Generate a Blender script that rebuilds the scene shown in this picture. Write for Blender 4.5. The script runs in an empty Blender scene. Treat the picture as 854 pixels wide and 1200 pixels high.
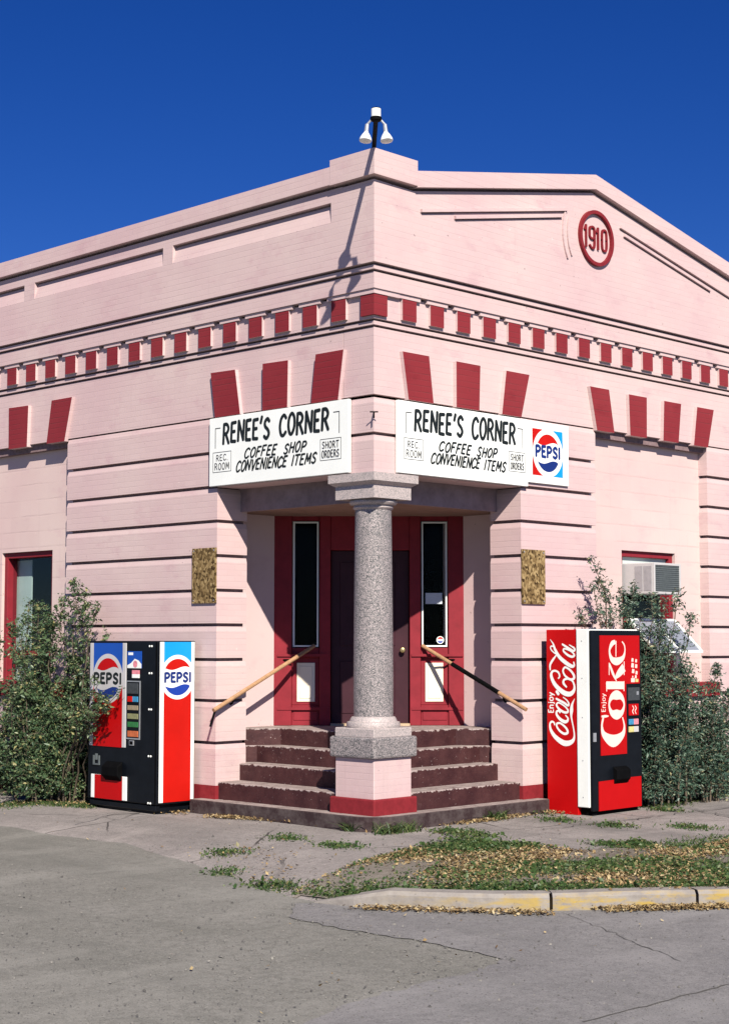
import bpy, bmesh, math, random
import numpy as np
from mathutils import Vector, Matrix

random.seed(7)
rng = np.random.default_rng(7)
SC = bpy.context.scene
COL = SC.collection

# ------------------------------------------------------------------ camera
FPX = 1896.0
TILT = math.atan(151 / FPX)
AZ = math.radians(44.4)
fh = Vector((math.cos(AZ), math.sin(AZ), 0))
rt = Vector((math.sin(AZ), -math.cos(AZ), 0))
fw = (fh * math.cos(TILT) + Vector((0, 0, math.sin(TILT)))).normalized()
up = rt.cross(fw)
cam_d = bpy.data.cameras.new("camera")
cam = bpy.data.objects.new("camera", cam_d)
COL.objects.link(cam)
cam_d.sensor_fit = 'VERTICAL'
cam_d.sensor_height = 36.0
cam_d.lens = FPX / 1200 * 36.0
cam_d.clip_end = 2000
pos = fh * -16.5 - rt * 0.096
pos.z = 1.86
m = Matrix((rt, up, -fw)).transposed().to_4x4()
m.translation = pos
cam.matrix_world = m
SC.camera = cam

# ------------------------------------------------------------------ light
SUN_TRAVEL = Vector((0.542, 0.840, -0.737)).normalized()
SUN_EL = math.asin(-SUN_TRAVEL.z)
SUN_ROT = math.atan2(-SUN_TRAVEL.x, -SUN_TRAVEL.y)
world = bpy.data.worlds.new("World")
SC.world = world
world.use_nodes = True
nt = world.node_tree
nt.nodes.clear()
sky = nt.nodes.new('ShaderNodeTexSky')
sky.sky_type = 'NISHITA'
sky.sun_disc = False
sky.sun_elevation = SUN_EL
sky.sun_rotation = SUN_ROT
sky.altitude = 1200
sky.air_density = 0.9
sky.dust_density = 0.0
sky.ozone_density = 7.0
hsv = nt.nodes.new('ShaderNodeHueSaturation')
hsv.inputs['Hue'].default_value = 0.521
hsv.inputs['Saturation'].default_value = 1.23
hsv.inputs['Value'].default_value = 1.13
bg = nt.nodes.new('ShaderNodeBackground')
bg.inputs['Strength'].default_value = 0.05
wo = nt.nodes.new('ShaderNodeOutputWorld')
nt.links.new(sky.outputs[0], hsv.inputs['Color'])
nt.links.new(hsv.outputs[0], bg.inputs['Color'])
nt.links.new(bg.outputs[0], wo.inputs['Surface'])
sun_d = bpy.data.lights.new("sun", 'SUN')
sun_d.energy = 5.0
sun_d.angle = math.radians(0.5)
sun_d.color = (1.0, 0.945, 0.83)
sun = bpy.data.objects.new("sun", sun_d)
COL.objects.link(sun)
sun.rotation_euler = SUN_TRAVEL.to_track_quat('-Z', 'Y').to_euler()
sun.location = (-20, -30, 28)
SC.view_settings.view_transform = 'Standard'
SC.view_settings.look = 'None'
SC.view_settings.gamma = 1.0
SC.view_settings.use_curve_mapping = False
SC.cycles.diffuse_bounces = 1
SC.view_settings.exposure = 0.56

# ------------------------------------------------------------------ materials
class NT:
    def __init__(s, name):
        s.m = bpy.data.materials.new(name)
        s.m.use_nodes = True
        s.t = s.m.node_tree
        s.t.nodes.clear()
        s.out = s.t.nodes.new('ShaderNodeOutputMaterial')
        s.b = s.t.nodes.new('ShaderNodeBsdfPrincipled')
        s.t.links.new(s.b.outputs[0], s.out.inputs['Surface'])
        s._pos = None
    def n(s, typ, **kw):
        o = s.t.nodes.new(typ)
        for k, v in kw.items():
            if k.startswith('i_'):
                o.inputs[k[2:].replace('_', ' ')].default_value = v
            else:
                setattr(o, k, v)
        return o
    def l(s, a, b):
        s.t.links.new(a, b)
    def pos(s):
        if s._pos is None:
            s._pos = s.n('ShaderNodeNewGeometry').outputs['Position']
        return s._pos
    def wallvec(s):      # (x + y, z, 0): brick courses for both street walls
        sp = s.n('ShaderNodeSeparateXYZ'); s.l(s.pos(), sp.inputs[0])
        a = s.n('ShaderNodeMath', operation='ADD'); s.l(sp.outputs[0], a.inputs[0]); s.l(sp.outputs[1], a.inputs[1])
        c = s.n('ShaderNodeCombineXYZ'); s.l(a.outputs[0], c.inputs[0]); s.l(sp.outputs[2], c.inputs[1])
        return c.outputs[0]
    def noise(s, scale, detail=4, rough=0.6, vec=None, sx=None):
        nn = s.n('ShaderNodeTexNoise', i_Scale=scale, i_Detail=detail, i_Roughness=rough)
        v = vec if vec is not None else s.pos()
        if sx is not None:
            mp = s.n('ShaderNodeMapping'); mp.inputs['Scale'].default_value = sx
            s.l(v, mp.inputs[0]); v = mp.outputs[0]
        s.l(v, nn.inputs['Vector'])
        return nn.outputs['Fac']
    def ramp(s, fac, stops):
        r = s.n('ShaderNodeValToRGB')
        e = r.color_ramp.elements
        while len(e) < len(stops):
            e.new(0.5)
        for i, (p, c) in enumerate(stops):
            e[i].position = p
            e[i].color = (*c, 1) if len(c) == 3 else c
        s.l(fac, r.inputs[0])
        return r.outputs[0]
    def mask(s, fac, a, b):
        r = s.n('ShaderNodeMapRange'); r.inputs['From Min'].default_value = a; r.inputs['From Max'].default_value = b
        s.l(fac, r.inputs[0])
        return r.outputs[0]
    def mix(s, fac, a, b, mode='MIX'):
        mx = s.n('ShaderNodeMix', data_type='RGBA', blend_type=mode)
        for sock, v in ((0, fac), (6, a), (7, b)):
            if isinstance(v, (int, float)):
                mx.inputs[sock].default_value = v
            elif isinstance(v, tuple):
                mx.inputs[sock].default_value = (*v, 1)
            else:
                s.l(v, mx.inputs[sock])
        return mx.outputs[2]
    def bump(s, h, strength, dist):
        bp = s.n('ShaderNodeBump', i_Strength=strength, i_Distance=dist)
        s.l(h, bp.inputs['Height'])
        if s.b.inputs['Normal'].is_linked:
            s.l(s.b.inputs['Normal'].links[0].from_socket, bp.inputs['Normal'])
        s.l(bp.outputs[0], s.b.inputs['Normal'])
    def col(s, c):
        if isinstance(c, tuple):
            s.b.inputs['Base Color'].default_value = (*c, 1)
        else:
            s.l(c, s.b.inputs['Base Color'])
    def rough(s, r, spec=0.3):
        if isinstance(r, (int, float)):
            s.b.inputs['Roughness'].default_value = r
        else:
            s.l(r, s.b.inputs['Roughness'])
        s.b.inputs['Specular IOR Level'].default_value = spec

def simple(name, c, rough=0.6, spec=0.3, var=0.12, scale=9.0, bump=0.0, metal=0.0):
    t = NT(name)
    f = t.noise(scale, 5, 0.65)
    d = tuple(max(0, v * (1 - var)) for v in c)
    e = tuple(min(1, v * (1 + var * 0.6)) for v in c)
    t.col(t.ramp(f, [(0.3, d), (0.7, e)]))
    t.rough(rough, spec)
    t.b.inputs['Metallic'].default_value = metal
    if bump:
        t.bump(t.noise(scale * 12, 3), bump, 0.004)
    return t.m

def paint_wall(name, c1, c2, c3, brick=(0.21, 0.065), mort=0.009, bstr=0.10, dirt=(0.42, 0.30, 0.30), mdark=0.15):
    t = NT(name)
    v = t.wallvec()
    bt = t.n('ShaderNodeTexBrick', offset=0.5, i_Scale=1.0)
    bt.inputs['Brick Width'].default_value = brick[0]
    bt.inputs['Row Height'].default_value = brick[1]
    bt.inputs['Mortar Size'].default_value = mort
    bt.inputs['Mortar Smooth'].default_value = 0.6
    bt.inputs['Color1'].default_value = (0, 0, 0, 1); bt.inputs['Color2'].default_value = (1, 1, 1, 1)
    wob = t.noise(3.0, 2)
    ad = t.n('ShaderNodeVectorMath', operation='MULTIPLY_ADD')
    ad.inputs[1].default_value = (0.01, 0.01, 0.01)
    cm = t.n('ShaderNodeCombineXYZ'); t.l(wob, cm.inputs[0]); t.l(wob, cm.inputs[1])
    t.l(cm.outputs[0], ad.inputs[0]); t.l(v, ad.inputs[2])
    t.l(ad.outputs[0], bt.inputs['Vector'])
    base = t.mix(t.mask(t.noise(0.55, 4, 0.6), 0.35, 0.68), c1, c2)
    base = t.mix(t.mask(t.noise(1.7, 5, 0.65, sx=(1, 1, 2.2)), 0.56, 0.78), base, c3)
    # per brick tone
    bb = t.n('ShaderNodeRGBToBW'); t.l(bt.outputs['Color'], bb.inputs[0])
    tone = t.n('ShaderNodeMapRange'); tone.inputs['To Min'].default_value = 0.975; tone.inputs['To Max'].default_value = 1.012
    t.l(bb.outputs[0], tone.inputs[0])
    tc = t.n('ShaderNodeCombineColor')
    for i in range(3): t.l(tone.outputs[0], tc.inputs[i])
    base = t.mix(1.0, base, tc.outputs[0], 'MULTIPLY')
    # worn joints, only in places
    wear = t.mask(t.noise(2.3, 6, 0.7, sx=(1, 1, 1.6)), 0.48, 0.72)
    sz = t.n('ShaderNodeSeparateXYZ'); t.l(ad.outputs[0], sz.inputs[0])
    dv = t.n('ShaderNodeMath', operation='DIVIDE'); t.l(sz.outputs[1], dv.inputs[0]); dv.inputs[1].default_value = brick[1]
    fr_ = t.n('ShaderNodeMath', operation='PINGPONG'); t.l(dv.outputs[0], fr_.inputs[0]); fr_.inputs[1].default_value = 0.5
    bed = t.mask(fr_.outputs[0], 0.09, 0.02)
    wear2 = t.mask(t.noise(1.9, 6, 0.72, sx=(0.8, 0.8, 7)), 0.42, 0.62)
    bw_ = t.n('ShaderNodeMath', operation='MULTIPLY'); t.l(bed, bw_.inputs[0]); t.l(wear2, bw_.inputs[1])
    vj = t.n('ShaderNodeMath', operation='MULTIPLY'); t.l(bt.outputs['Fac'], vj.inputs[0]); t.l(wear, vj.inputs[1])
    vj2 = t.n('ShaderNodeMath', operation='MULTIPLY'); t.l(vj.outputs[0], vj2.inputs[0]); vj2.inputs[1].default_value = 0.35
    mm = t.n('ShaderNodeMath', operation='MAXIMUM'); t.l(bw_.outputs[0], mm.inputs[0]); t.l(vj2.outputs[0], mm.inputs[1])
    m2 = t.n('ShaderNodeMath', operation='MULTIPLY'); t.l(mm.outputs[0], m2.inputs[0]); m2.inputs[1].default_value = mdark * 2.0
    base = t.mix(m2.outputs[0], base, dirt)
    # rain streaks and small chips
    st = t.mask(t.noise(2.0, 6, 0.7, sx=(6, 6, 0.35)), 0.60, 0.85)
    sm = t.n('ShaderNodeMath', operation='MULTIPLY'); t.l(st, sm.inputs[0]); sm.inputs[1].default_value = 0.42
    base = t.mix(sm.outputs[0], base, dirt)
    ch = t.mask(t.noise(23, 3, 0.5), 0.735, 0.76)
    base = t.mix(ch, base, tuple(x * 0.72 for x in dirt))
    # flaked spots showing an older pale coat, and splash grime low on the wall
    fl_ = t.mask(t.noise(7.5, 6, 0.75), 0.690, 0.705)
    base = t.mix(fl_, base, tuple(min(0.8, x * 1.16 + 0.03) for x in c2))
    zz = t.n('ShaderNodeSeparateXYZ'); t.l(t.pos(), zz.inputs[0])
    lowz = t.mask(zz.outputs[2], 1.1, 0.1)
    gm_ = t.n('ShaderNodeMath', operation='MULTIPLY'); t.l(lowz, gm_.inputs[0]); t.l(t.mask(t.noise(3.5, 6, 0.7), 0.40, 0.75), gm_.inputs[1])
    g2 = t.n('ShaderNodeMath', operation='MULTIPLY'); t.l(gm_.outputs[0], g2.inputs[0]); g2.inputs[1].default_value = 0.45
    base = t.mix(g2.outputs[0], base, dirt)
    t.col(base)
    t.rough(0.62, 0.25)
    inv = t.n('ShaderNodeMath', operation='SUBTRACT'); inv.inputs[0].default_value = 1.0; t.l(bt.outputs['Fac'], inv.inputs[1])
    t.bump(inv.outputs[0], bstr * 0.6, 0.006)
    ib = t.n('ShaderNodeMath', operation='SUBTRACT'); ib.inputs[0].default_value = 1.0; t.l(bw_.outputs[0], ib.inputs[1])
    t.bump(ib.outputs[0], bstr * 1.6, 0.006)
    t.bump(t.noise(60, 4, 0.7), 0.25, 0.004)
    return t.m

M = {}
M['pink'] = paint_wall('pink painted brick', (0.575, 0.405, 0.410), (0.62, 0.475, 0.455), (0.525, 0.340, 0.360))
M['infill'] = paint_wall('pink painted block', (0.61, 0.44, 0.425), (0.65, 0.505, 0.47), (0.57, 0.39, 0.395), brick=(0.42, 0.205), mort=0.006, bstr=0.12, mdark=0.15)
M['grime_shade'] = simple('grimy joint with painted shade', (0.24, 0.165, 0.17), 0.9, 0.1, 0.3, 20)  # joint grime plus painted shade, darkens grooves and the lines under ledges
M['plaster'] = paint_wall('pink plaster', (0.61, 0.435, 0.435), (0.645, 0.49, 0.475), (0.57, 0.40, 0.405), brick=(3.0, 3.0), mort=0.0, bstr=0.05, mdark=0.0)
M['red'] = simple('dull red paint', (0.215, 0.019, 0.025), 0.6, 0.2, 0.22, 14, 0.2)
M['redfront'] = paint_wall('red painted brick', (0.205, 0.018, 0.025), (0.24, 0.028, 0.033), (0.165, 0.014, 0.019), dirt=(0.13, 0.04, 0.04), bstr=0.2, mdark=0.3)
M['redwood'] = simple('red painted wood', (0.23, 0.018, 0.028), 0.55, 0.2, 0.18, 6, 0.1)
M['maroon'] = simple('maroon door paint', (0.045, 0.014, 0.021), 0.5, 0.18, 0.2, 5)
M['cream'] = simple('cream paint', (0.80, 0.72, 0.58), 0.55, 0.3, 0.06, 6)
M['white'] = simple('white enamel', (0.84, 0.85, 0.82), 0.4, 0.35, 0.05, 5)
M['signwhite'] = simple('white sign board', (0.85, 0.86, 0.83), 0.45, 0.35, 0.05, 2.5)
M['ink'] = simple('black sign paint', (0.012, 0.016, 0.016), 0.5, 0.3, 0.4, 30)
M['thinink'] = simple('thin black lines', (0.03, 0.03, 0.035), 0.5, 0.3, 0.3, 30)
M['black'] = simple('black enamel', (0.0045, 0.006, 0.009), 0.38, 0.16, 0.3, 8)
M['blackmatte'] = simple('matte black', (0.004, 0.004, 0.0045), 0.75, 0.04, 0.3, 8)
M['cokered'] = simple('bright red enamel', (0.46, 0.003, 0.004), 0.42, 0.15, 0.08, 3)
M['pepred'] = simple('orange red enamel', (0.50, 0.009, 0.005), 0.42, 0.15, 0.10, 3)
M['frontred'] = simple('red backlit panel face', (0.43, 0.003, 0.004), 0.42, 0.15, 0.08, 3)
M['palepink'] = simple('pale pink lettering', (0.86, 0.62, 0.56), 0.45, 0.3, 0.05, 8)
M['cyan'] = simple('light blue enamel', (0.006, 0.30, 0.68), 0.38, 0.35, 0.06, 4)
M['blue'] = simple('blue enamel', (0.010, 0.045, 0.33), 0.38, 0.35, 0.06, 4)
M['navy'] = simple('navy enamel', (0.010, 0.028, 0.17), 0.4, 0.3, 0.1, 6)
M['frontblue'] = simple('mid blue panel', (0.008, 0.07, 0.38), 0.38, 0.35, 0.06, 4)
M['greywhite'] = simple('dull white panel', (0.50, 0.48, 0.48), 0.45, 0.3, 0.08, 5)
M['galv'] = simple('grey metal', (0.42, 0.43, 0.45), 0.42, 0.5, 0.15, 12, metal=0.5)
M['darkgrille'] = simple('grey grille', (0.10, 0.115, 0.12), 0.6, 0.3, 0.2, 20)
M['railwood'] = simple('worn wood rail', (0.42, 0.24, 0.13), 0.6, 0.25, 0.25, 18, 0.2)
M['railpale'] = simple('pale worn wood', (0.50, 0.37, 0.24), 0.65, 0.25, 0.25, 18, 0.2)
M['beam'] = simple('old painted beam', (0.30, 0.22, 0.23), 0.7, 0.2, 0.3, 5, 0.3)
M['ceil'] = simple('brown porch ceiling', (0.30, 0.19, 0.15), 0.7, 0.2, 0.2, 5)
M['stone'] = simple('grey sill', (0.45, 0.40, 0.38), 0.8, 0.2, 0.2, 10, 0.3)
M['roof'] = simple('tar roof', (0.06, 0.06, 0.06), 0.9, 0.1, 0.3, 3)
M['curtain'] = simple('pale curtain', (0.52, 0.58, 0.55), 0.9, 0.1, 0.1, 4)
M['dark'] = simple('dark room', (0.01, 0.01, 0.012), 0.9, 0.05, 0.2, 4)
M['brass'] = simple('brass', (0.55, 0.42, 0.2), 0.3, 0.5, 0.1, 10, metal=0.9)
M['paper'] = simple('paper notice', (0.62, 0.66, 0.72), 0.8, 0.1, 0.05, 10)
M['bulb'] = simple('white glass bulb', (0.86, 0.86, 0.84), 0.2, 0.5, 0.03, 10)
for nm, c in dict(lab_tan=(0.30, 0.24, 0.16), lab_olive=(0.24, 0.24, 0.12), lab_green=(0.03, 0.16, 0.05), lab_orange=(0.50, 0.13, 0.05),
                  lab_dark=(0.05, 0.055, 0.06), lab_blue=(0.05, 0.25, 0.45), lab_yellow=(0.62, 0.55, 0.22), lab_pink=(0.75, 0.25, 0.30)).items():
    M[nm] = simple(nm.replace('lab_', '') + ' button label', c, 0.4, 0.3, 0.3, 40)

def granite(name, tint):
    t = NT(name)
    vo = t.n('ShaderNodeTexVoronoi', i_Scale=150.0); t.l(t.pos(), vo.inputs['Vector'])
    bw = t.n('ShaderNodeRGBToBW'); t.l(vo.outputs['Color'], bw.inputs[0])
    f = t.n('ShaderNodeMath', operation='MULTIPLY_ADD'); f.inputs[1].default_value = 0.7
    t.l(bw.outputs[0], f.inputs[0])
    nn = t.n('ShaderNodeMath', operation='MULTIPLY'); t.l(t.noise(45, 5, 0.7), nn.inputs[0]); nn.inputs[1].default_value = 0.3
    t.l(nn.outputs[0], f.inputs[2])
    a, b, c, d = tint
    t.col(t.ramp(f.outputs[0], [(0.22, a), (0.40, b), (0.55, c), (0.78, d)]))
    t.rough(0.5, 0.35)
    t.bump(t.noise(90, 3), 0.15, 0.003)
    return t.m
M['granite'] = granite('speckled granite', ((0.030, 0.033, 0.035), (0.13, 0.13, 0.132), (0.27, 0.235, 0.235), (0.46, 0.39, 0.385)))
M['granitepale'] = granite('pale granite', ((0.22, 0.205, 0.20), (0.37, 0.33, 0.32), (0.46, 0.38, 0.37), (0.56, 0.47, 0.45)))

def osb():
    t = NT('oriented strand board')
    vo = t.n('ShaderNodeTexVoronoi', i_Scale=1.0)
    mp = t.n('ShaderNodeMapping'); mp.inputs['Scale'].default_value = (40, 40, 33); mp.inputs['Rotation'].default_value = (0.5, 0.4, 0.3)
    t.l(t.pos(), mp.inputs[0]); t.l(mp.outputs[0], vo.inputs['Vector'])
    bw = t.n('ShaderNodeRGBToBW'); t.l(vo.outputs['Color'], bw.inputs[0])
    t.col(t.ramp(bw.outputs[0], [(0.15, (0.045, 0.026, 0.010)), (0.5, (0.20, 0.13, 0.055)), (0.85, (0.38, 0.27, 0.13))]))
    t.rough(0.8, 0.15)
    t.bump(bw.outputs[0], 0.3, 0.004)
    return t.m
M['osb'] = osb()

def riser():
    t = NT('brown maroon step paint')
    base = t.mix(t.mask(t.noise(5, 5, 0.65), 0.35, 0.7), (0.036, 0.011, 0.013), (0.070, 0.026, 0.026))
    base = t.mix(t.mask(t.noise(28, 5, 0.7), 0.665, 0.70), base, (0.48, 0.40, 0.38))
    # paint worn off along each nosing, and scuffs
    sp = t.n('ShaderNodeSeparateXYZ'); t.l(t.pos(), sp.inputs[0])
    k = t.n('ShaderNodeMath', operation='MULTIPLY_ADD'); t.l(sp.outputs[2], k.inputs[0]); k.inputs[1].default_value = 1 / 0.19; k.inputs[2].default_value = 10 - 0.10 / 0.19
    fr_ = t.n('ShaderNodeMath', operation='FRACT'); t.l(k.outputs[0], fr_.inputs[0])
    nz = t.n('ShaderNodeMath', operation='MULTIPLY_ADD'); t.l(t.noise(16, 6, 0.75), nz.inputs[0]); nz.inputs[1].default_value = 0.62; t.l(fr_.outputs[0], nz.inputs[2])
    base = t.mix(t.mask(nz.outputs[0], 1.255, 1.285), base, (0.36, 0.29, 0.275))
    base = t.mix(t.mask(t.noise(9, 6, 0.75, sx=(1, 1, 2.5)), 0.60, 0.78), base, (0.15, 0.085, 0.08))
    t.col(base); t.rough(0.6, 0.25); t.bump(t.noise(25, 5), 0.4, 0.008)
    return t.m
M['riser'] = riser()
def tread():
    t = NT('worn step tread')
    base = t.mix(t.mask(t.noise(7, 6, 0.7), 0.35, 0.65), (0.22, 0.17, 0.16), (0.40, 0.33, 0.31))
    base = t.mix(t.mask(t.noise(20, 5, 0.7), 0.58, 0.66), base, (0.10, 0.05, 0.05))
    t.col(base); t.rough(0.85, 0.15); t.bump(t.noise(40, 5), 0.4, 0.005)
    return t.m
M['tread'] = tread()
def lowstep():
    t = NT('bare bottom step')
    base = t.mix(t.mask(t.noise(6, 6, 0.7), 0.40, 0.62), (0.035, 0.020, 0.022), (0.085, 0.065, 0.064))
    base = t.mix(t.mask(t.noise(30, 5, 0.7), 0.68, 0.72), base, (0.50, 0.46, 0.44))
    t.col(base); t.rough(0.8, 0.2); t.bump(t.noise(22, 6), 0.5, 0.008)
    return t.m
M['lowstep'] = lowstep()

def concrete(name, c1, c2, grit, stain, crack=0.0):
    t = NT(name)
    base = t.mix(t.mask(t.noise(1.1, 6, 0.65), 0.35, 0.65), c1, c2)
    base = t.mix(t.mask(t.noise(4.3, 6, 0.7), 0.60, 0.82), base, stain)
    base = t.mix(t.mask(t.noise(13, 5, 0.75), 0.45, 0.75), base, tuple(x * 0.72 for x in c1))
    base = t.mix(t.mask(t.noise(34, 4, 0.7), 0.55, 0.75), base, tuple(min(1, x * 1.3) for x in c2))
    base = t.mix(t.mask(t.noise(0.35, 5, 0.7, sx=(2.2, 0.5, 1)), 0.5, 0.7), base, stain)
    base = t.mix(t.mask(t.noise(0.8, 4, 0.6, sx=(0.5, 1.6, 1)), 0.52, 0.75), base, tuple(min(1, x * 1.22) for x in c2))
    base = t.mix(t.mask(t.noise(120, 3, 0.6), 0.55, 0.72), base, grit)
    base = t.mix(t.mask(t.noise(75, 3, 0.6), 0.58, 0.70), base, tuple(x * 0.38 for x in c1))
    if crack:
        vo = t.n('ShaderNodeTexVoronoi', feature='DISTANCE_TO_EDGE', i_Scale=crack)
        wv = t.n('ShaderNodeTexNoise', i_Scale=2.5, i_Detail=5.0); t.l(t.pos(), wv.inputs['Vector'])
        mx = t.n('ShaderNodeMix', data_type='VECTOR'); mx.inputs[0].default_value = 0.07
        t.l(t.pos(), mx.inputs[4]); t.l(wv.outputs['Color'], mx.inputs[5])
        t.l(mx.outputs[1], vo.inputs['Vector'])
        lt = t.n('ShaderNodeMath', operation='LESS_THAN'); lt.inputs[1].default_value = 0.005
        t.l(vo.outputs['Distance'], lt.inputs[0])
        mu = t.n('ShaderNodeMath', operation='MULTIPLY'); t.l(lt.outputs[0], mu.inputs[0]); t.l(t.mask(t.noise(0.9, 3), 0.45, 0.6), mu.inputs[1])
        base = t.mix(mu.outputs[0], base, tuple(x * 0.3 for x in c1))
    t.col(base); t.rough(0.9, 0.15)
    t.bump(t.noise(70, 5, 0.75), 0.55, 0.008)
    t.bump(t.noise(9, 4), 0.25, 0.015)
    return t.m
M['sidewalk'] = concrete('worn concrete walk', (0.250, 0.222, 0.210), (0.305, 0.270, 0.254), (0.40, 0.36, 0.34), (0.17, 0.155, 0.146), 0.55)
M['gravel'] = concrete('gravelly lot', (0.188, 0.180, 0.160), (0.240, 0.228, 0.206), (0.34, 0.32, 0.29), (0.150, 0.146, 0.130))
M['road'] = concrete('grey asphalt', (0.196, 0.186, 0.186), (0.238, 0.225, 0.222), (0.33, 0.31, 0.30), (0.158, 0.152, 0.150))
M['soil'] = concrete('bare soil strip', (0.18, 0.155, 0.130), (0.23, 0.20, 0.172), (0.34, 0.29, 0.23), (0.12, 0.10, 0.082))
M['joint'] = simple('dirt filled joint', (0.125, 0.118, 0.110), 0.95, 0.05, 0.3, 20)
M['tar'] = simple('dusty asphalt patch edge', (0.140, 0.136, 0.126), 0.95, 0.05, 0.3, 20)
def kerbm():
    t = NT('kerb with worn yellow paint')
    base = t.mix(t.mask(t.noise(8, 6, 0.7), 0.35, 0.7), (0.23, 0.205, 0.19), (0.32, 0.29, 0.265))
    y = t.mask(t.noise(3.0, 5, 0.7, sx=(1.2, 1.2, 5)), 0.44, 0.60)
    sp = t.n('ShaderNodeSeparateXYZ'); t.l(t.n('ShaderNodeNewGeometry').outputs['Normal'], sp.inputs[0])
    side = t.mask(sp.outputs[2], 0.9, 0.4)
    sx = t.n('ShaderNodeSeparateXYZ'); t.l(t.pos(), sx.inputs[0])
    run = t.mask(sx.outputs[0], -2.9, -2.0)
    a = t.n('ShaderNodeMath', operation='MULTIPLY'); t.l(y, a.inputs[0]); t.l(side, a.inputs[1])
    b = t.n('ShaderNodeMath', operation='MULTIPLY'); t.l(a.outputs[0], b.inputs[0]); t.l(run, b.inputs[1])
    base = t.mix(b.outputs[0], base, (0.40, 0.28, 0.075))
    base = t.mix(t.mask(t.noise(40, 4), 0.66, 0.72), base, (0.14, 0.12, 0.11))
    t.col(base); t.rough(0.85, 0.15); t.bump(t.noise(30, 6), 0.5, 0.008)
    return t.m
M['kerb'] = kerbm()

def leafm(name, stops, trans=0.25, rough=0.45):
    t = NT(name)
    g = t.n('ShaderNodeNewGeometry')
    t.col(t.ramp(g.outputs['Random Per Island'], stops))
    t.rough(rough, 0.35)
    tr = t.n('ShaderNodeBsdfTranslucent')
    t.l(t.b.inputs['Base Color'].links[0].from_socket, tr.inputs['Color'])
    ms = t.n('ShaderNodeMixShader', i_Fac=trans)
    t.l(t.b.outputs[0], ms.inputs[1]); t.l(tr.outputs[0], ms.inputs[2])
    t.l(ms.outputs[0], t.out.inputs['Surface'])
    return t.m
M['leafL'] = leafm('shrub leaves', [(0.0, (0.030, 0.060, 0.030)), (0.45, (0.060, 0.106, 0.048)), (0.88, (0.130, 0.175, 0.085)), (0.995, (0.32, 0.28, 0.12))], 0.12, 0.36)
M['leafR'] = leafm('grey green shrub leaves', [(0.0, (0.028, 0.060, 0.044)), (0.5, (0.056, 0.104, 0.070)), (0.88, (0.130, 0.180, 0.125)), (0.997, (0.28, 0.25, 0.13))], 0.12, 0.36)
M['grass'] = leafm('grass blades', [(0.0, (0.035, 0.075, 0.022)), (0.6, (0.065, 0.115, 0.034)), (0.9, (0.12, 0.15, 0.05)), (1.0, (0.26, 0.23, 0.11))])
M['dead'] = leafm('fallen leaves', [(0.0, (0.10, 0.060, 0.030)), (0.35, (0.24, 0.155, 0.070)), (0.7, (0.38, 0.27, 0.125)), (1.0, (0.52, 0.42, 0.25))], 0.1, 0.7)
M['bark'] = simple('twig bark', (0.12, 0.095, 0.07), 0.85, 0.15, 0.3, 30)
M['pebble'] = leafm('pebbles', [(0.0, (0.09, 0.085, 0.08)), (0.6, (0.18, 0.17, 0.155)), (1.0, (0.30, 0.28, 0.25))], 0.0, 0.9)

def glassm(name, tint, refl=1.0):
    t = NT(name)
    t.t.nodes.remove(t.b)
    tp = t.n('ShaderNodeBsdfTransparent'); tp.inputs[0].default_value = (*tint, 1)
    gl = t.n('ShaderNodeBsdfGlossy'); gl.inputs['Roughness'].default_value = 0.03
    lw = t.n('ShaderNodeFresnel', i_IOR=1.45)
    mu = t.n('ShaderNodeMath', operation='MULTIPLY'); mu.inputs[1].default_value = refl; t.l(lw.outputs[0], mu.inputs[0])
    ms = t.n('ShaderNodeMixShader'); t.l(mu.outputs[0], ms.inputs[0]); t.l(tp.outputs[0], ms.inputs[1]); t.l(gl.outputs[0], ms.inputs[2])
    t.l(ms.outputs[0], t.out.inputs['Surface'])
    return t.m
M['glass'] = glassm('window glass', (0.88, 0.92, 0.92), 0.07)
M['sashglass'] = glassm('pale sash glass', (0.60, 0.64, 0.70), 1.2)
_t = M['sashglass'].node_tree
_o = [n_ for n_ in _t.nodes if n_.type == 'OUTPUT_MATERIAL'][0]
_d = _t.nodes.new('ShaderNodeBsdfDiffuse'); _d.inputs[0].default_value = (0.42, 0.44, 0.52, 1)  # even blue-grey diffuse mixed into the sash glass
_m = _t.nodes.new('ShaderNodeMixShader'); _m.inputs[0].default_value = 0.45
_s = _o.inputs['Surface'].links[0].from_socket
_t.links.new(_s, _m.inputs[1]); _t.links.new(_d.outputs[0], _m.inputs[2]); _t.links.new(_m.outputs[0], _o.inputs['Surface'])

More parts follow.
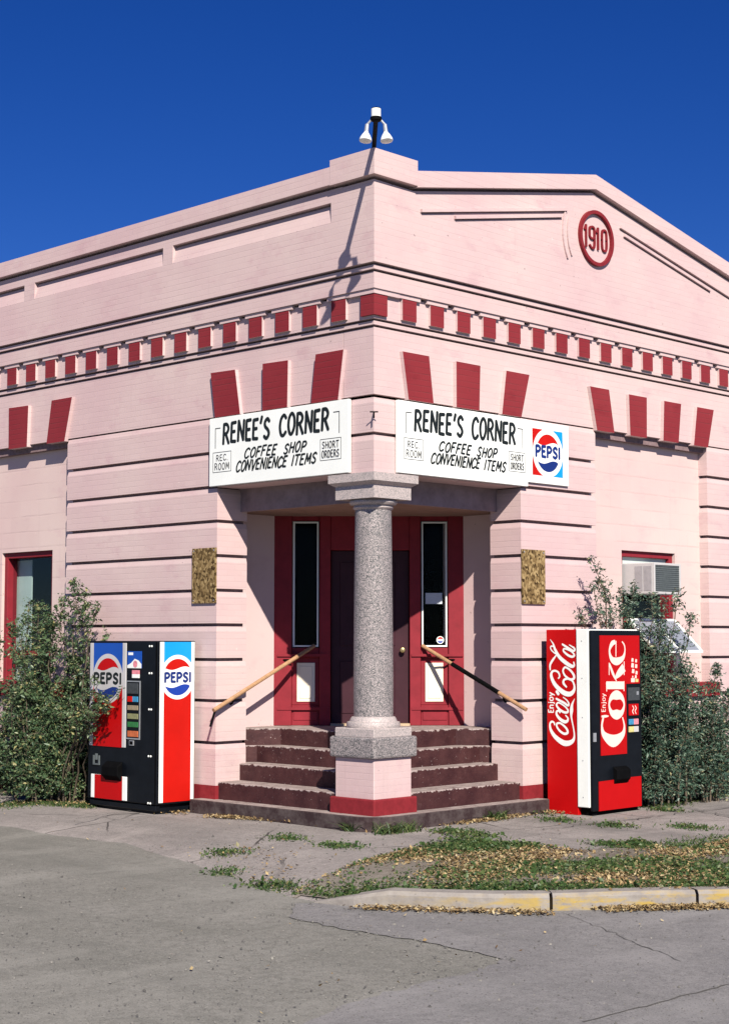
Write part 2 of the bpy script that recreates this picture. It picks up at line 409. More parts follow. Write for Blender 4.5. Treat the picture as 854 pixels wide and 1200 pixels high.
# ------------------------------------------------------------------ mesh helpers
class MB:
    def __init__(s):
        s.v, s.f, s.mi = [], [], []
    def add(s, vs, fs, mi=0):
        o = len(s.v)
        s.v += [tuple(p) for p in vs]
        for i, f in enumerate(fs):
            s.f.append([k + o for k in f]); s.mi.append(mi[i] if isinstance(mi, list) else mi)
        return s
    def hexa(s, p, mi=0):   # 8 corners: bottom ring, top ring
        return s.add(p, [[0, 3, 2, 1], [4, 5, 6, 7], [0, 1, 5, 4], [1, 2, 6, 5], [2, 3, 7, 6], [3, 0, 4, 7]], mi)
    def box(s, x0, x1, y0, y1, z0, z1, mi=0):
        return s.hexa([(x0, y0, z0), (x1, y0, z0), (x1, y1, z0), (x0, y1, z0), (x0, y0, z1), (x1, y0, z1), (x1, y1, z1), (x0, y1, z1)], mi)
    def loft(s, F, levels, mi=0):      # levels: (a0, a1, o0, o1, z) rings from the bottom up
        vs = []
        for a0, a1, o0, o1, z in levels: vs += [F(a0, o0, z), F(a1, o0, z), F(a1, o1, z), F(a0, o1, z)]
        n = len(levels); fs = [[3, 2, 1, 0], [4 * n - 4, 4 * n - 3, 4 * n - 2, 4 * n - 1]]
        for i in range(n - 1):
            for k in range(4): fs.append([4 * i + k, 4 * i + (k + 1) % 4, 4 * i + 4 + (k + 1) % 4, 4 * i + 4 + k])
        return s.add(vs, fs, mi)
    def prism(s, front, back, mfront=0, mside=0, mback=None):
        n = len(front)
        fs = [list(range(n)), list(range(2 * n - 1, n - 1, -1))]
        ms = [mfront, mside if mback is None else mback]
        for i in range(n):
            j = (i + 1) % n
            fs.append([i, n + i, n + j, j]); ms.append(mside)
        return s.add(list(front) + list(back), fs, ms)
    def tube(s, pts, rad, n=8, mi=0, cap=True):
        pts = [Vector(p) for p in pts]
        if not isinstance(rad, (list, tuple)): rad = [rad] * len(pts)
        vs = []
        ref = None
        for i, p in enumerate(pts):
            d = (pts[min(i + 1, len(pts) - 1)] - pts[max(i - 1, 0)]).normalized()
            if ref is None:
                ref = d.orthogonal().normalized()
            a = (ref - d * ref.dot(d)).normalized(); ref = a
            b = d.cross(a)
            for k in range(n):
                t = 2 * math.pi * k / n
                vs.append(p + (a * math.cos(t) + b * math.sin(t)) * rad[i])
        fs = []
        for i in range(len(pts) - 1):
            for k in range(n):
                q = (k + 1) % n
                fs.append([i * n + k, i * n + q, (i + 1) * n + q, (i + 1) * n + k])
        if cap:
            fs.append(list(range(n - 1, -1, -1))); fs.append([(len(pts) - 1) * n + k for k in range(n)])
        return s.add(vs, fs, mi)
    def lathe(s, prof, c, n=40, mi=0, axis=None):
        vs = []
        ax = Vector(axis).normalized() if axis else Vector((0, 0, 1))
        a = ax.orthogonal().normalized(); b = ax.cross(a)
        c = Vector(c)
        for r, z in prof:
            for k in range(n):
                t = 2 * math.pi * k / n
                vs.append(c + ax * z + (a * math.cos(t) + b * math.sin(t)) * r)
        fs = []
        for i in range(len(prof) - 1):
            for k in range(n):
                q = (k + 1) % n
                fs.append([i * n + k, i * n + q, (i + 1) * n + q, (i + 1) * n + k])
        fs.append(list(range(n - 1, -1, -1))); fs.append([(len(prof) - 1) * n + k for k in range(n)])
        return s.add(vs, fs, mi)
    def build(s, name, mats, parent=None, smooth=False, bevel=0.0, seg=1):
        if not isinstance(mats, (list, tuple)): mats = [mats]
        me = bpy.data.meshes.new(name)
        me.from_pydata(s.v, [], s.f)
        for mm in mats: me.materials.append(mm)
        me.polygons.foreach_set('material_index', s.mi)
        bm = bmesh.new(); bm.from_mesh(me)
        bmesh.ops.recalc_face_normals(bm, faces=bm.faces)
        if bevel:
            es = [e for e in bm.edges if len(e.link_faces) == 2 and e.calc_face_angle(0) > 0.5]
            bmesh.ops.bevel(bm, geom=es, offset=bevel, segments=seg, affect='EDGES', profile=0.5, clamp_overlap=True)
        if smooth:
            for f in bm.faces: f.smooth = True
            for e in bm.edges:
                if len(e.link_faces) == 2 and e.calc_face_angle(0) > 0.6: e.smooth = False
        bm.to_mesh(me); bm.free()
        ob = bpy.data.objects.new(name, me)
        COL.objects.link(ob)
        if parent: ob.parent = parent
        return ob

def fast_mesh(name, verts, faces, mat, parent=None, nper=4):
    me = bpy.data.meshes.new(name)
    verts = np.asarray(verts, dtype=np.float32); faces = np.asarray(faces, dtype=np.int32)
    me.vertices.add(len(verts)); me.vertices.foreach_set('co', verts.ravel())
    me.loops.add(faces.size); me.loops.foreach_set('vertex_index', faces.ravel())
    me.polygons.add(len(faces))
    me.polygons.foreach_set('loop_start', np.arange(0, faces.size, nper, dtype=np.int32))
    me.polygons.foreach_set('loop_total', np.full(len(faces), nper, dtype=np.int32))
    me.update(calc_edges=True)
    me.materials.append(mat)
    ob = bpy.data.objects.new(name, me); COL.objects.link(ob)
    if parent: ob.parent = parent
    return ob

def tag(o, label=None, cat=None, group=None, kind=None):
    if label: o['label'] = label
    if cat: o['category'] = cat
    if group: o['group'] = group
    if kind: o['kind'] = kind
    return o

def thing(name, label, cat, loc=(0, 0, 0), group=None):
    o = bpy.data.objects.new(name, None)
    COL.objects.link(o)
    o.empty_display_size = 0.3
    return tag(o, label, cat, group)

# street wall frames: a = along the wall from the corner, o = outward, z
def R_(a, o, z): return (a, -o, z)
def L_(a, o, z): return (-o, a, z)
def wbox(mb, F, a0, a1, o0, o1, z0, z1, mi=0):
    mb.hexa([F(a0, o0, z0), F(a1, o0, z0), F(a1, o1, z0), F(a0, o1, z0), F(a0, o0, z1), F(a1, o0, z1), F(a1, o1, z1), F(a0, o1, z1)], mi)
def wprism(mb, F, poly, o0, o1, mf=0, ms=0):   # poly of (a, z)
    mb.prism([F(a, o1, z) for a, z in poly], [F(a, o0, z) for a, z in poly], mf, ms)

# ------------------------------------------------------------------ stroke lettering
def catmull(pts, sub=6, closed=False):
    P = [np.array(p, float) for p in pts]
    if closed: P = P[:-1]
    n = len(P); out = []
    rngi = range(n if closed else n - 1)
    for i in rngi:
        if closed:
            p0, p1, p2, p3 = P[(i - 1) % n], P[i], P[(i + 1) % n], P[(i + 2) % n]
        else:
            p0, p1, p2, p3 = P[max(i - 1, 0)], P[i], P[i + 1], P[min(i + 2, n - 1)]
        for k in range(sub):
            t = k / sub
            out.append(0.5 * ((2 * p1) + (-p0 + p2) * t + (2 * p0 - 5 * p1 + 4 * p2 - p3) * t * t + (-p0 + 3 * p1 - 3 * p2 + p3) * t ** 3))
    if not closed: out.append(P[-1])
    return out

class Ink:
    """flat painted strokes on a plane: origin + u*U + v*V, a hair proud along N"""
    def __init__(s, O, U, V, N, base=0.002):
        s.O, s.U, s.V, s.N = Vector(O), Vector(U), Vector(V), Vector(N)
        s.mb = MB(); s.k = base
    def P(s, u, v, h): return s.O + s.U * u + s.V * v + s.N * h
    def ribbon(s, pts, closed=False, cap=True):   # pts (u, v, width)
        pts = [np.array(p, float) for p in pts]
        n = len(pts); L = []; Rr = []
        for i in range(n):
            if closed: d = pts[(i + 1) % n][:2] - pts[(i - 1) % n][:2]
            else: d = pts[min(i + 1, n - 1)][:2] - pts[max(i - 1, 0)][:2]
            ln = np.hypot(*d) or 1e-9
            nn = np.array([-d[1], d[0]]) / ln * pts[i][2] / 2
            L.append(pts[i][:2] + nn); Rr.append(pts[i][:2] - nn)
        o = len(s.mb.v)
        s.k += 0.00006
        for i in range(n):
            h = s.k + i * 0.000004
            s.mb.v.append(tuple(s.P(*L[i], h))); s.mb.v.append(tuple(s.P(*Rr[i], h)))
        m = n if closed else n - 1
        for i in range(m):
            j = (i + 1) % n
            s.mb.f.append([o + 2 * i, o + 2 * i + 1, o + 2 * j + 1, o + 2 * j]); s.mb.mi.append(0)
        if cap and not closed:
            for e, pv in ((0, 1), (n - 1, n - 2)):
                d = pts[e][:2] - pts[pv][:2]; d = d / (np.hypot(*d) or 1e-9)
                w = pts[e][2] / 2
                nn = np.array([-d[1], d[0]])
                c = [pts[e][:2] + nn * w * math.cos(t) + d * w * 0.8 * math.sin(t) for t in np.linspace(0, math.pi, 6)]
                q = len(s.mb.v)
                for x in c: s.mb.v.append(tuple(s.P(*x, s.k + e * 0.000004)))
                s.mb.f.append(list(range(q, q + 6))); s.mb.mi.append(0)
        s.k += n * 0.000004
    def poly(s, pts):
        s.k += 0.00006
        q = len(s.mb.v)
        for x in pts: s.mb.v.append(tuple(s.P(*x, s.k)))
        s.mb.f.append(list(range(q, q + len(pts)))); s.mb.mi.append(0)
    def text(s, txt, u0, u1, v0, v1, w, slant=0.0, gap=0.28, jit=0.0, shear=0.0, font=None, rot=False):
        font = font or FONT
        adv = [(ADV.get(c, 1.0) if c != ' ' else 0.7) for c in txt]
        tot = sum(adv) + gap * (len(txt) - 1)
        k = (u1 - u0) / tot
        H = v1 - v0
        x = u0
        rr = random.Random(len(txt) * 31 + int(abs(u0) * 1000))
        for c, a in zip(txt, adv):
            if c != ' ':
                dy = rr.uniform(-jit, jit) * H; sc = 1 + rr.uniform(-jit, jit) * 0.6
                for st in font[c]:
                    sm, pts = st
                    q = []
                    for (px, py) in pts:
                        uu = x + px * a * k + slant * py * H
                        vv = v0 + dy + py * H * sc + shear * (uu - u0)
                        q.append((uu, vv, w))
                    closed = sm == 'c'
                    if sm in 'sc':
                        q = catmull(q, 5, closed)
                        s.ribbon(q, closed)
                    else:
                        for a_, b_ in zip(q[:-1], q[1:]): s.ribbon([a_, b_])
            x += (a + gap) * k
    def build(s, name, mat, parent): return s.mb.build(name, mat, parent)

FONT = {
 'R': [('l', [(0.08, 0), (0.1, 1)]), ('s', [(0.1, 0.98), (0.55, 0.97), (0.82, 0.76), (0.6, 0.54), (0.12, 0.47)]), ('l', [(0.42, 0.5), (0.92, 0)])],
 'E': [('l', [(0.85, 1), (0.1, 0.98), (0.1, 0.02), (0.88, 0)]), ('l', [(0.1, 0.52), (0.7, 0.53)])],
 'N': [('l', [(0.08, 0), (0.1, 1), (0.88, 0.02), (0.92, 1)])],
 'S': [('s', [(0.88, 0.86), (0.55, 1.0), (0.16, 0.84), (0.22, 0.62), (0.7, 0.42), (0.86, 0.2), (0.5, 0.0), (0.08, 0.12)])],
 "'": [('l', [(0.7, 1.08), (0.25, 0.78)])],
 'C': [('s', [(0.92, 0.84), (0.6, 1.0), (0.2, 0.82), (0.06, 0.42), (0.26, 0.06), (0.6, 0.0), (0.94, 0.16)])],
 'O': [('c', [(0.5, 1.0), (0.14, 0.78), (0.06, 0.4), (0.28, 0.04), (0.62, 0.02), (0.92, 0.36), (0.86, 0.8), (0.5, 1.0)])],
 'F': [('l', [(0.88, 1), (0.1, 0.98), (0.08, 0)]), ('l', [(0.1, 0.52), (0.72, 0.53)])],
 'H': [('l', [(0.1, 0), (0.1, 1)]), ('l', [(0.9, 0), (0.9, 1)]), ('l', [(0.1, 0.5), (0.9, 0.52)])],
 'P': [('l', [(0.1, 0), (0.1, 1)]), ('s', [(0.1, 0.97), (0.6, 0.98), (0.88, 0.74), (0.6, 0.48), (0.12, 0.46)])],
 'V': [('l', [(0.05, 1), (0.46, 0), (0.95, 1)])],
 'I': [('l', [(0.5, 0), (0.5, 1)])],
 'T': [('l', [(0.02, 0.98), (0.98, 1)]), ('l', [(0.5, 0.98), (0.48, 0)])],
 'M': [('l', [(0.05, 0), (0.14, 1), (0.5, 0.25), (0.86, 1), (0.95, 0)])],
 'D': [('l', [(0.1, 0), (0.1, 1)]), ('s', [(0.1, 0.98), (0.62, 0.92), (0.92, 0.52), (0.66, 0.08), (0.1, 0.02)])],
 '.': [('l', [(0.3, 0.02), (0.5, 0.02)])],
 'n': [('l', [(0.12, 0), (0.12, 0.68)]), ('s', [(0.12, 0.48), (0.4, 0.69), (0.8, 0.6), (0.86, 0.35), (0.86, 0)])],
 'j': [('s', [(0.6, 0.68), (0.6, 0.1), (0.5, -0.18), (0.1, -0.2)]), ('l', [(0.6, 0.9), (0.6, 0.96)])],
 'o': [('c', [(0.5, 0.7), (0.12, 0.56), (0.1, 0.18), (0.5, 0.0), (0.9, 0.18), (0.88, 0.56), (0.5, 0.7)])],
 'y': [('l', [(0.08, 0.68), (0.5, 0.05)]), ('l', [(0.92, 0.68), (0.5, 0.02), (0.3, -0.24)])],
 '1': [('l', [(0.45, 0), (0.45, 1), (0.0, 0.8)])],
 '9': [('c', [(0.5, 1.0), (0.15, 0.92), (0.1, 0.7), (0.15, 0.5), (0.5, 0.44), (0.88, 0.5), (0.92, 0.72), (0.86, 0.94), (0.5, 1.0)]), ('s', [(0.92, 0.75), (0.92, 0.2), (0.75, 0.0), (0.4, 0.0), (0.1, 0.1)])],
 '0': [('c', [(0.5, 1.0), (0.16, 0.9), (0.1, 0.5), (0.16, 0.1), (0.5, 0.0), (0.84, 0.1), (0.9, 0.5), (0.84, 0.9), (0.5, 1.0)])],
}
ADV = {"'": 0.35, 'I': 0.35, '.': 0.4, 'M': 1.15, 'S': 0.9, 'E': 0.85, 'F': 0.85, 'j': 0.55, '1': 0.55, 'T': 0.95}

def arc(c, r, a0, a1, n=24):
    return [(c[0] + r * math.cos(math.radians(a0 + (a1 - a0) * i / n)), c[1] + r * math.sin(math.radians(a0 + (a1 - a0) * i / n))) for i in range(n + 1)]

def clip_u(poly, lo, hi):
    return [(min(max(u, lo), hi), v) for u, v in poly]

def globe(parent, O, U, V, N, c, r, lo, hi, mwhite, mred, mblue, mtext, tw, tv0, tv1, tu0, tu1):
    """round emblem: white disc, red wave above, blue wave below, word across the middle"""
    d = Ink(O, U, V, N, 0.0015); d.poly(clip_u(arc(c, r, 0, 360, 56)[:-1], lo, hi)); d.build('emblem_disc', mwhite, parent)
    q = 0.82 * r
    def wave(y0, amp, xa, xb):
        return [(c[0] + xa + (xb - xa) * i / 16, c[1] + y0 - amp * math.sin(2 * math.pi * i / 16 * 0.95)) for i in range(17)]
    h = 0.40 * r
    an = math.degrees(math.asin(h / q)); x = q * math.cos(math.radians(an))
    top = Ink(O, U, V, N, 0.0028); top.poly(arc(c, q, an, 180 - an, 24) + wave(h, 0.075 * r, -x, x)[1:-1]); top.build('red_wave', mred, parent)
    bot = Ink(O, U, V, N, 0.0028); bot.poly(arc(c, q, 180 + an, 360 - an, 24) + wave(-h, 0.075 * r, -x, x)[::-1][1:-1]); bot.build('blue_wave', mblue, parent)
    t = Ink(O, U, V, N, 0.0028); t.text('PEPSI', tu0, tu1, tv0, tv1, tw, gap=0.22); t.build('lettering', mtext, parent)

COLA = [[(0.2509, 0.9253, 0.0172), (0.2412, 0.9502, 0.0206), (0.2114, 0.9587, 0.0223), (0.186, 0.9325, 0.0223), (0.1953, 0.8696, 0.0344), (0.2445, 0.8044, 0.0473), (0.3136, 0.7561, 0.0567), (0.3825, 0.7277, 0.0619), (0.4515, 0.7323, 0.055), (0.5058, 0.7643, 0.0387), (0.5231, 0.8196, 0.0206), (0.5105, 0.905, 0.0172), (0.4919, 0.9824, 0.0189), (0.4828, 1.0369, 0.0275), (0.4874, 1.0918, 0.0447), (0.496, 1.1547, 0.0292), (0.5311, 1.2221, 0.0043)], [(0.296, 0.9443, 0.0223), (0.3308, 0.9455, 0.0223), (0.3848, 0.916, 0.0241), (0.4238, 0.8783, 0.0275), (0.4283, 0.8432, 0.0292), (0.3838, 0.8312, 0.0275), (0.3248, 0.8588, 0.0258), (0.2836, 0.9044, 0.0241), (0.281, 0.9359, 0.0223), (0.296, 0.9443, 0.0223)], [(0.3272, 1.065, 0.0223), (0.3126, 1.0827, 0.0223), (0.2826, 1.0739, 0.0241), (0.2822, 1.0384, 0.0292), (0.3264, 0.9925, 0.0361), (0.3854, 0.9647, 0.0378), (0.4269, 0.9724, 0.0309), (0.4372, 1.0041, 0.0206), (0.406, 1.0344, 0.0155)], [(0.2906, 1.1649, 0.0206), (0.2814, 1.1409, 0.0241), (0.3177, 1.101, 0.0275), (0.3768, 1.0712, 0.0275), (0.4242, 1.068, 0.0258), (0.4402, 1.0889, 0.0223), (0.412, 1.1226, 0.0189), (0.3581, 1.1549, 0.0172), (0.3136, 1.1718, 0.0172), (0.2906, 1.1649, 0.0206)], [(0.2773, 1.2159, 0.0223), (0.3239, 1.1973, 0.0258), (0.388, 1.1714, 0.0275), (0.4389, 1.1453, 0.0258), (0.451, 1.1676, 0.0206), (0.4229, 1.2038, 0.0155), (0.3739, 1.234, 0.0103)], [(0.2852, 1.2951, 0.0344), (0.3078, 1.2679, 0.0344)], [(0.3099, 1.4418, 0.0165), (0.3281, 1.4658, 0.0206), (0.3107, 1.5082, 0.0227), (0.263, 1.5266, 0.0227), (0.2207, 1.5118, 0.0268), (0.2118, 1.464, 0.0371), (0.2494, 1.3885, 0.0454), (0.3204, 1.3235, 0.0515), (0.4031, 1.278, 0.0557), (0.474, 1.273, 0.0515), (0.5215, 1.3088, 0.0371), (0.5315, 1.3607, 0.0247), (0.5052, 1.4167, 0.0227), (0.4465, 1.4393, 0.0227), (0.3931, 1.4289, 0.0247), (0.3807, 1.3909, 0.0289), (0.4217, 1.3491, 0.0206)], [(0.3827, 1.5471, 0.0227), (0.4126, 1.5663, 0.0227), (0.4714, 1.5387, 0.0247), (0.5214, 1.4875, 0.0289), (0.5256, 1.4452, 0.0289), (0.476, 1.4331, 0.0268), (0.4114, 1.467, 0.0247), (0.3787, 1.5139, 0.0227), (0.3827, 1.5471, 0.0227)], [(0.1969, 1.5353, 0.0165), (0.1976, 1.5925, 0.0247), (0.2343, 1.6453, 0.0268), (0.283, 1.6981, 0.0144)], [(0.2008, 1.8743, 0.0052), (0.2424, 1.8266, 0.0186), (0.2682, 1.7647, 0.0309), (0.3247, 1.6841, 0.0412), (0.4073, 1.6231, 0.0454), (0.4896, 1.5814, 0.0412), (0.5309, 1.5865, 0.0247), (0.5255, 1.6242, 0.0165)], [(0.2833, 1.7266, 0.0144), (0.254, 1.7884, 0.0144), (0.2156, 1.8008, 0.0144), (0.2057, 1.774, 0.0144), (0.2414, 1.7359, 0.0144), (0.3129, 1.6982, 0.0165)], [(0.3853, 1.7632, 0.0186), (0.391, 1.7414, 0.0227), (0.4439, 1.7038, 0.0268), (0.5027, 1.6843, 0.0268), (0.5359, 1.7015, 0.0227), (0.5034, 1.7372, 0.0186), (0.4446, 1.7634, 0.0186), (0.3997, 1.7727, 0.0186), (0.3853, 1.7632, 0.0186)], [(0.3717, 1.822, 0.0206), (0.4449, 1.7842, 0.0268), (0.5177, 1.7486, 0.0268), (0.5438, 1.7676, 0.0206), (0.5065, 1.7958, 0.0165), (0.4666, 1.8146, 0.0103)], [(0.5253, 1.792, 0.0144), (0.5346, 1.7826, 0.0144)]]
COKE = [[(2.855, 1.0322, 0.017), (2.8405, 0.9999, 0.0312), (2.8191, 0.9188, 0.0341), (2.8608, 0.8236, 0.0767), (3.0289, 0.7519, 0.1364), (3.1979, 0.8097, 0.0767), (3.2407, 0.903, 0.0312), (3.2063, 1.0088, 0.0199)], [(2.8133, 1.0289, 0.0199), (2.8847, 1.0288, 0.0284), (2.9444, 1.0292, 0.0114)], [(2.957, 1.1548, 0.0284), (3.0047, 1.236, 0.0653), (3.0998, 1.2574, 0.1051), (3.1947, 1.2314, 0.0653), (3.2419, 1.1468, 0.0284), (3.1911, 1.0591, 0.0653), (3.0953, 1.0408, 0.1108), (3.0012, 1.0651, 0.0653), (2.957, 1.1548, 0.0284)], [(2.9073, 1.3691, 0.0852), (3.2466, 1.3625, 0.0852)], [(2.9111, 1.3992, 0.0159), (2.914, 1.3011, 0.0159)], [(3.2426, 1.4084, 0.0159), (3.2403, 1.2977, 0.0159)], [(3.101, 1.4109, 0.0114), (3.0334, 1.4992, 0.0386), (2.9713, 1.6061, 0.025)], [(3.0693, 1.4418, 0.0227), (3.1433, 1.4929, 0.0795), (3.246, 1.5632, 0.1023)], [(2.9651, 1.6184, 0.0136), (2.9623, 1.4814, 0.0136)], [(3.2491, 1.6301, 0.0159), (3.2458, 1.4771, 0.0159)], [(3.099, 1.86, 0.0159), (3.0937, 1.6838, 0.0159)], [(3.0858, 1.8486, 0.0455), (3.0207, 1.8267, 0.0568), (2.9741, 1.7462, 0.0295), (3.0173, 1.6559, 0.0636), (3.1137, 1.6313, 0.0864), (3.2253, 1.6686, 0.0545), (3.2663, 1.7449, 0.0227), (3.2563, 1.8121, 0.0205), (3.2129, 1.8523, 0.0159)]]
ENJOY_SIDE = (0.152, 1.29, 0.24, 1.054)
ENJOY_FRONT = (2.811, 1.285, 2.89, 1.076)
CK = {'red_side': (0.148, -0.029, 0.563, 1.985), 'white': (0.589, 0.048, 0.726, 1.983), 'front': (2.658, -0.054, 3.537, 1.982), 'redtop': (2.783, 1.376, 3.56, 1.935), 'redmain': (2.783, 0.586, 3.294, 1.935), 'redlow': (2.721, -0.024, 3.521, 0.339), 'chute': (3.025, 0.249, 3.28, 0.462), 'lock': (2.637, 0.755, 2.698, 0.854), 'p1': (3.353, 1.202, 3.549, 1.322), 'p2': (3.339, 1.02, 3.518, 1.15), 'p3': (3.335, 0.918, 3.509, 0.982), 'p4': (3.333, 0.834, 3.508, 0.898), 'sprite': (3.377, 1.396, 3.514, 1.677), 'whitebit': (3.256, 1.383, 3.354, 1.439)}
PP = {'front': (-3.994, -0.01, -2.671, 1.85), 'panel': (-3.988, 0.659, -3.307, 1.824), 'pinner': (-3.915, 0.657, -3.368, 1.824), 'low': (-3.94, 0.071, -3.274, 0.332), 'lowin': (-3.868, 0.066, -3.348, 0.336), 'strip': (-3.3, 0.759, -3.047, 1.413), 'pic': (-3.286, 1.554, -3.029, 1.744), 'tag': (-3.197, 1.445, -3.068, 1.532), 'b1': (-3.272, 1.267, -3.078, 1.397), 'b2': (-3.269, 1.176, -3.077, 1.237), 'b3': (-3.267, 1.084, -3.075, 1.137), 'b4': (-3.265, 0.985, -3.073, 1.045), 'b5': (-3.263, 0.894, -3.071, 0.953), 'b6': (-3.261, 0.786, -3.07, 0.853), 'latch': (-3.902, 0.442, -3.784, 0.564), 'chute': (-3.649, 0.281, -3.36, 0.483), 'globe': (-4.102, 1.15, -4.06, 1.711), 'text': (-3.916, 1.378, -3.382, 1.485), 'coin': (-3.232, 0.691, -3.155, 0.746), 's_all': (-0.565, 0.052, -0.048, 1.851), 's_in': (-0.511, 0.056, -0.099, 1.851), 's_globe': (-0.599, 1.212, -0.584, 1.701), 's_text': (-0.509, 1.401, -0.111, 1.507), 's_bottom': [-0.278, 0.078]}
PARK = [(-2.9, -1.87), (-2.86, -2.42), (-2.46, -2.95), (-1.77, -3.72), (-0.79, -4.59), (-0.67, -4.72), (1.69, -3.3), (1.83, -2.97), (0.82, -3.11), (1.2, -2.33), (0.13, -2.58), (0.23, -1.81), (0.09, -1.29), (-0.44, -1.12), (-1.27, -1.4), (-2.16, -1.66)]
STEPL = [(-0.26, 2.18), (0.25, 0.16), (1.38, -0.2), (2.53, -0.03)]
GUT = [(-2.99, -2.73), (-2.2, -3.91), (-1.78, -4.18), (-1.02, -4.73), (-0.75, -4.9)]
TUFT = [(-2.54, -0.51), (-1.84, 0.13), (-1.06, 0.16), (-1.12, -0.61), (0.52, -0.65), (0.4, -1.03), (0.06, -1.16), (1.06, -3.1), (0.76, -2.35), (2.49, -2.12), (-2.72, -1.58), (0.44, -0.66), (2.04, -0.76), (2.06, -1.47), (2.42, -0.05), (-2.77, -1.32), (3.72, -0.98), (0.93, 0.37)]
GRL = [(-1.0, 5.21), (-0.69, 4.61), (-0.32, 3.95)]
GRR = [(3.86, -0.6), (4.85, -0.46), (6.0, -0.39), (6.32, -0.39)]
# ================================================================== SETTING: ground
XE_Y = [-40, -1.9, -0.79, 0.31, 1.76, 3.07, 4.02, 5.6, 40]
XE_X = [-2.9, -2.9, -2.49, -2.16, -1.72, -1.76, -1.77, -1.6, -1.6]
KERB = [(-3.02, -2.28), (-2.93, -2.62), (-2.68, -3.06), (-2.34, -3.52), (-2.0, -3.84), (-1.14, -4.5), (-0.4, -5.0), (0.8, -5.6), (2.4, -6.0), (6, -6.2), (40, -6.2)]
GZ, WZ = -0.17, -0.05

gm = MB(); S = 300
gm.add([(-S, -S, GZ), (S, -S, GZ), (S, S, GZ), (-S, S, GZ)], [[0, 1, 2, 3]])
tag(gm.build('ground', M['gravel']), kind='structure')

def inside(px, py, poly):
    c = np.zeros(px.shape, bool); n = len(poly)
    for i in range(n):
        x1, y1 = poly[i]; x2, y2 = poly[(i + 1) % n]
        if y1 == y2: continue
        k = ((y1 > py) != (y2 > py)) & (px < (x2 - x1) * (py - y1) / (y2 - y1) + x1)
        c ^= k
    return c
def smooth_noise(x, y, seed, scale):
    r = np.random.default_rng(seed); out = np.zeros_like(x)
    for k in range(7):
        a = r.uniform(0, 6.28); f = scale * r.uniform(0.6, 2.2)
        out += np.sin((x * np.cos(a) + y * np.sin(a)) * f + r.uniform(0, 6.28))
    return out / 7

# sidewalk sheet, running out to the left into the gravel
sx0, sx1, sy0, sy1, ds = -3.3, 14.0, -6.4, 16.0, 0.08
nx, ny = int((sx1 - sx0) / ds) + 1, int((sy1 - sy0) / ds) + 1
gx, gy = np.meshgrid(np.linspace(sx0, sx1, nx), np.linspace(sy0, sy1, ny))
def walk_z(x, y):
    xe = np.interp(y, XE_Y, XE_X) + 0.10 * smooth_noise(x, y, 3, 3.1) + 0.05 * smooth_noise(x, y, 5, 9)
    d = x - xe
    z = np.where(d > 0.9, WZ, np.interp(d, [-0.15, 0.0, 0.9], [GZ - 0.03, GZ + 0.012, WZ]))
    return z + 0.006 * smooth_noise(x, y, 9, 2.3)
gz = walk_z(gx, gy)
lim = [(-3.3, 20), (-3.3, -2.1)] + [(x + 0.05, y + 0.06) for x, y in KERB] + [(40, 20)]
cx, cy = gx[:-1, :-1] + ds / 2, gy[:-1, :-1] + ds / 2
keep = inside(cx, cy, lim)
idx = np.arange(nx * ny).reshape(ny, nx)
q = np.stack([idx[:-1, :-1], idx[:-1, 1:], idx[1:, 1:], idx[1:, :-1]], -1)[keep]
sw = fast_mesh('sidewalk', np.stack([gx, gy, gz], -1).reshape(-1, 3), q, M['sidewalk'])
sw.data.polygons.foreach_set('use_smooth', np.ones(len(q), bool))
tag(sw, kind='structure')

# asphalt street, its broken edge over the gravel
edge = [(-3.15, -2.2), (-3.58, -2.61), (-3.66, -3.3), (-3.63, -4.0), (-3.72, -4.75), (-4.1, -4.86), (-4.7, -4.88), (-5.38, -4.95), (-6.4, -5.3), (-9, -6.6), (-14, -10)]
rd = []
for i in range(len(edge) - 1):
    for k in range(8):
        t = k / 8; a, b = edge[i], edge[i + 1]
        rd.append((a[0] + (b[0] - a[0]) * t + rng.normal(0, 0.018), a[1] + (b[1] - a[1]) * t + rng.normal(0, 0.018)))
ring = rd + [(-14, -60), (60, -60), (60, -6.28)] + [(x, y - 0.02) for x, y in KERB[::-1][1:]]
rm = MB(); rm.add([(x, y, GZ + 0.006) for x, y in ring], [list(range(len(ring)))])
tag(rm.build('road', M['road']), kind='structure')
def groundline(name, pts, w, z, mat):
    mb = MB(); n = len(pts); vs = []
    for i, p in enumerate(pts):
        a = Vector(pts[max(i - 1, 0)]); b = Vector(pts[min(i + 1, n - 1)])
        d = (b - a).normalized(); nn = Vector((-d.y, d.x)) * w * 0.5 * random.uniform(0.35, 1.25)
        vs += [(p[0] + nn.x, p[1] + nn.y, z), (p[0] - nn.x, p[1] - nn.y, z)]
    mb.add(vs, [[2 * i, 2 * i + 1, 2 * i + 3, 2 * i + 2] for i in range(n - 1)])
    return tag(mb.build(name, mat), kind='structure')
def wiggle(a, b, n, s):
    return [(a[0] + (b[0] - a[0]) * i / n + random.gauss(0, s), a[1] + (b[1] - a[1]) * i / n + random.gauss(0, s)) for i in range(n + 1)]
groundline('road_joint', wiggle((-4.75, -6.15), (-3.1, -6.2), 24, 0.008), 0.014, GZ + 0.0095, M['joint'])
groundline('road_joint', wiggle((-2.05, -3.95), (-3.0, -5.6), 24, 0.012), 0.010, GZ + 0.0095, M['joint'])
groundline('sidewalk_joint', wiggle((0.4, -0.55), (0.0, -1.2), 14, 0.02), 0.016, WZ + 0.014, M['joint'])
groundline('sidewalk_joint', wiggle((1.2, -1.15), (4.6, -1.35), 30, 0.03), 0.02, WZ + 0.014, M['joint'])
groundline('sidewalk_joint', wiggle((4.2, -0.8), (3.2, -2.6), 26, 0.03), 0.022, WZ + 0.014, M['joint'])
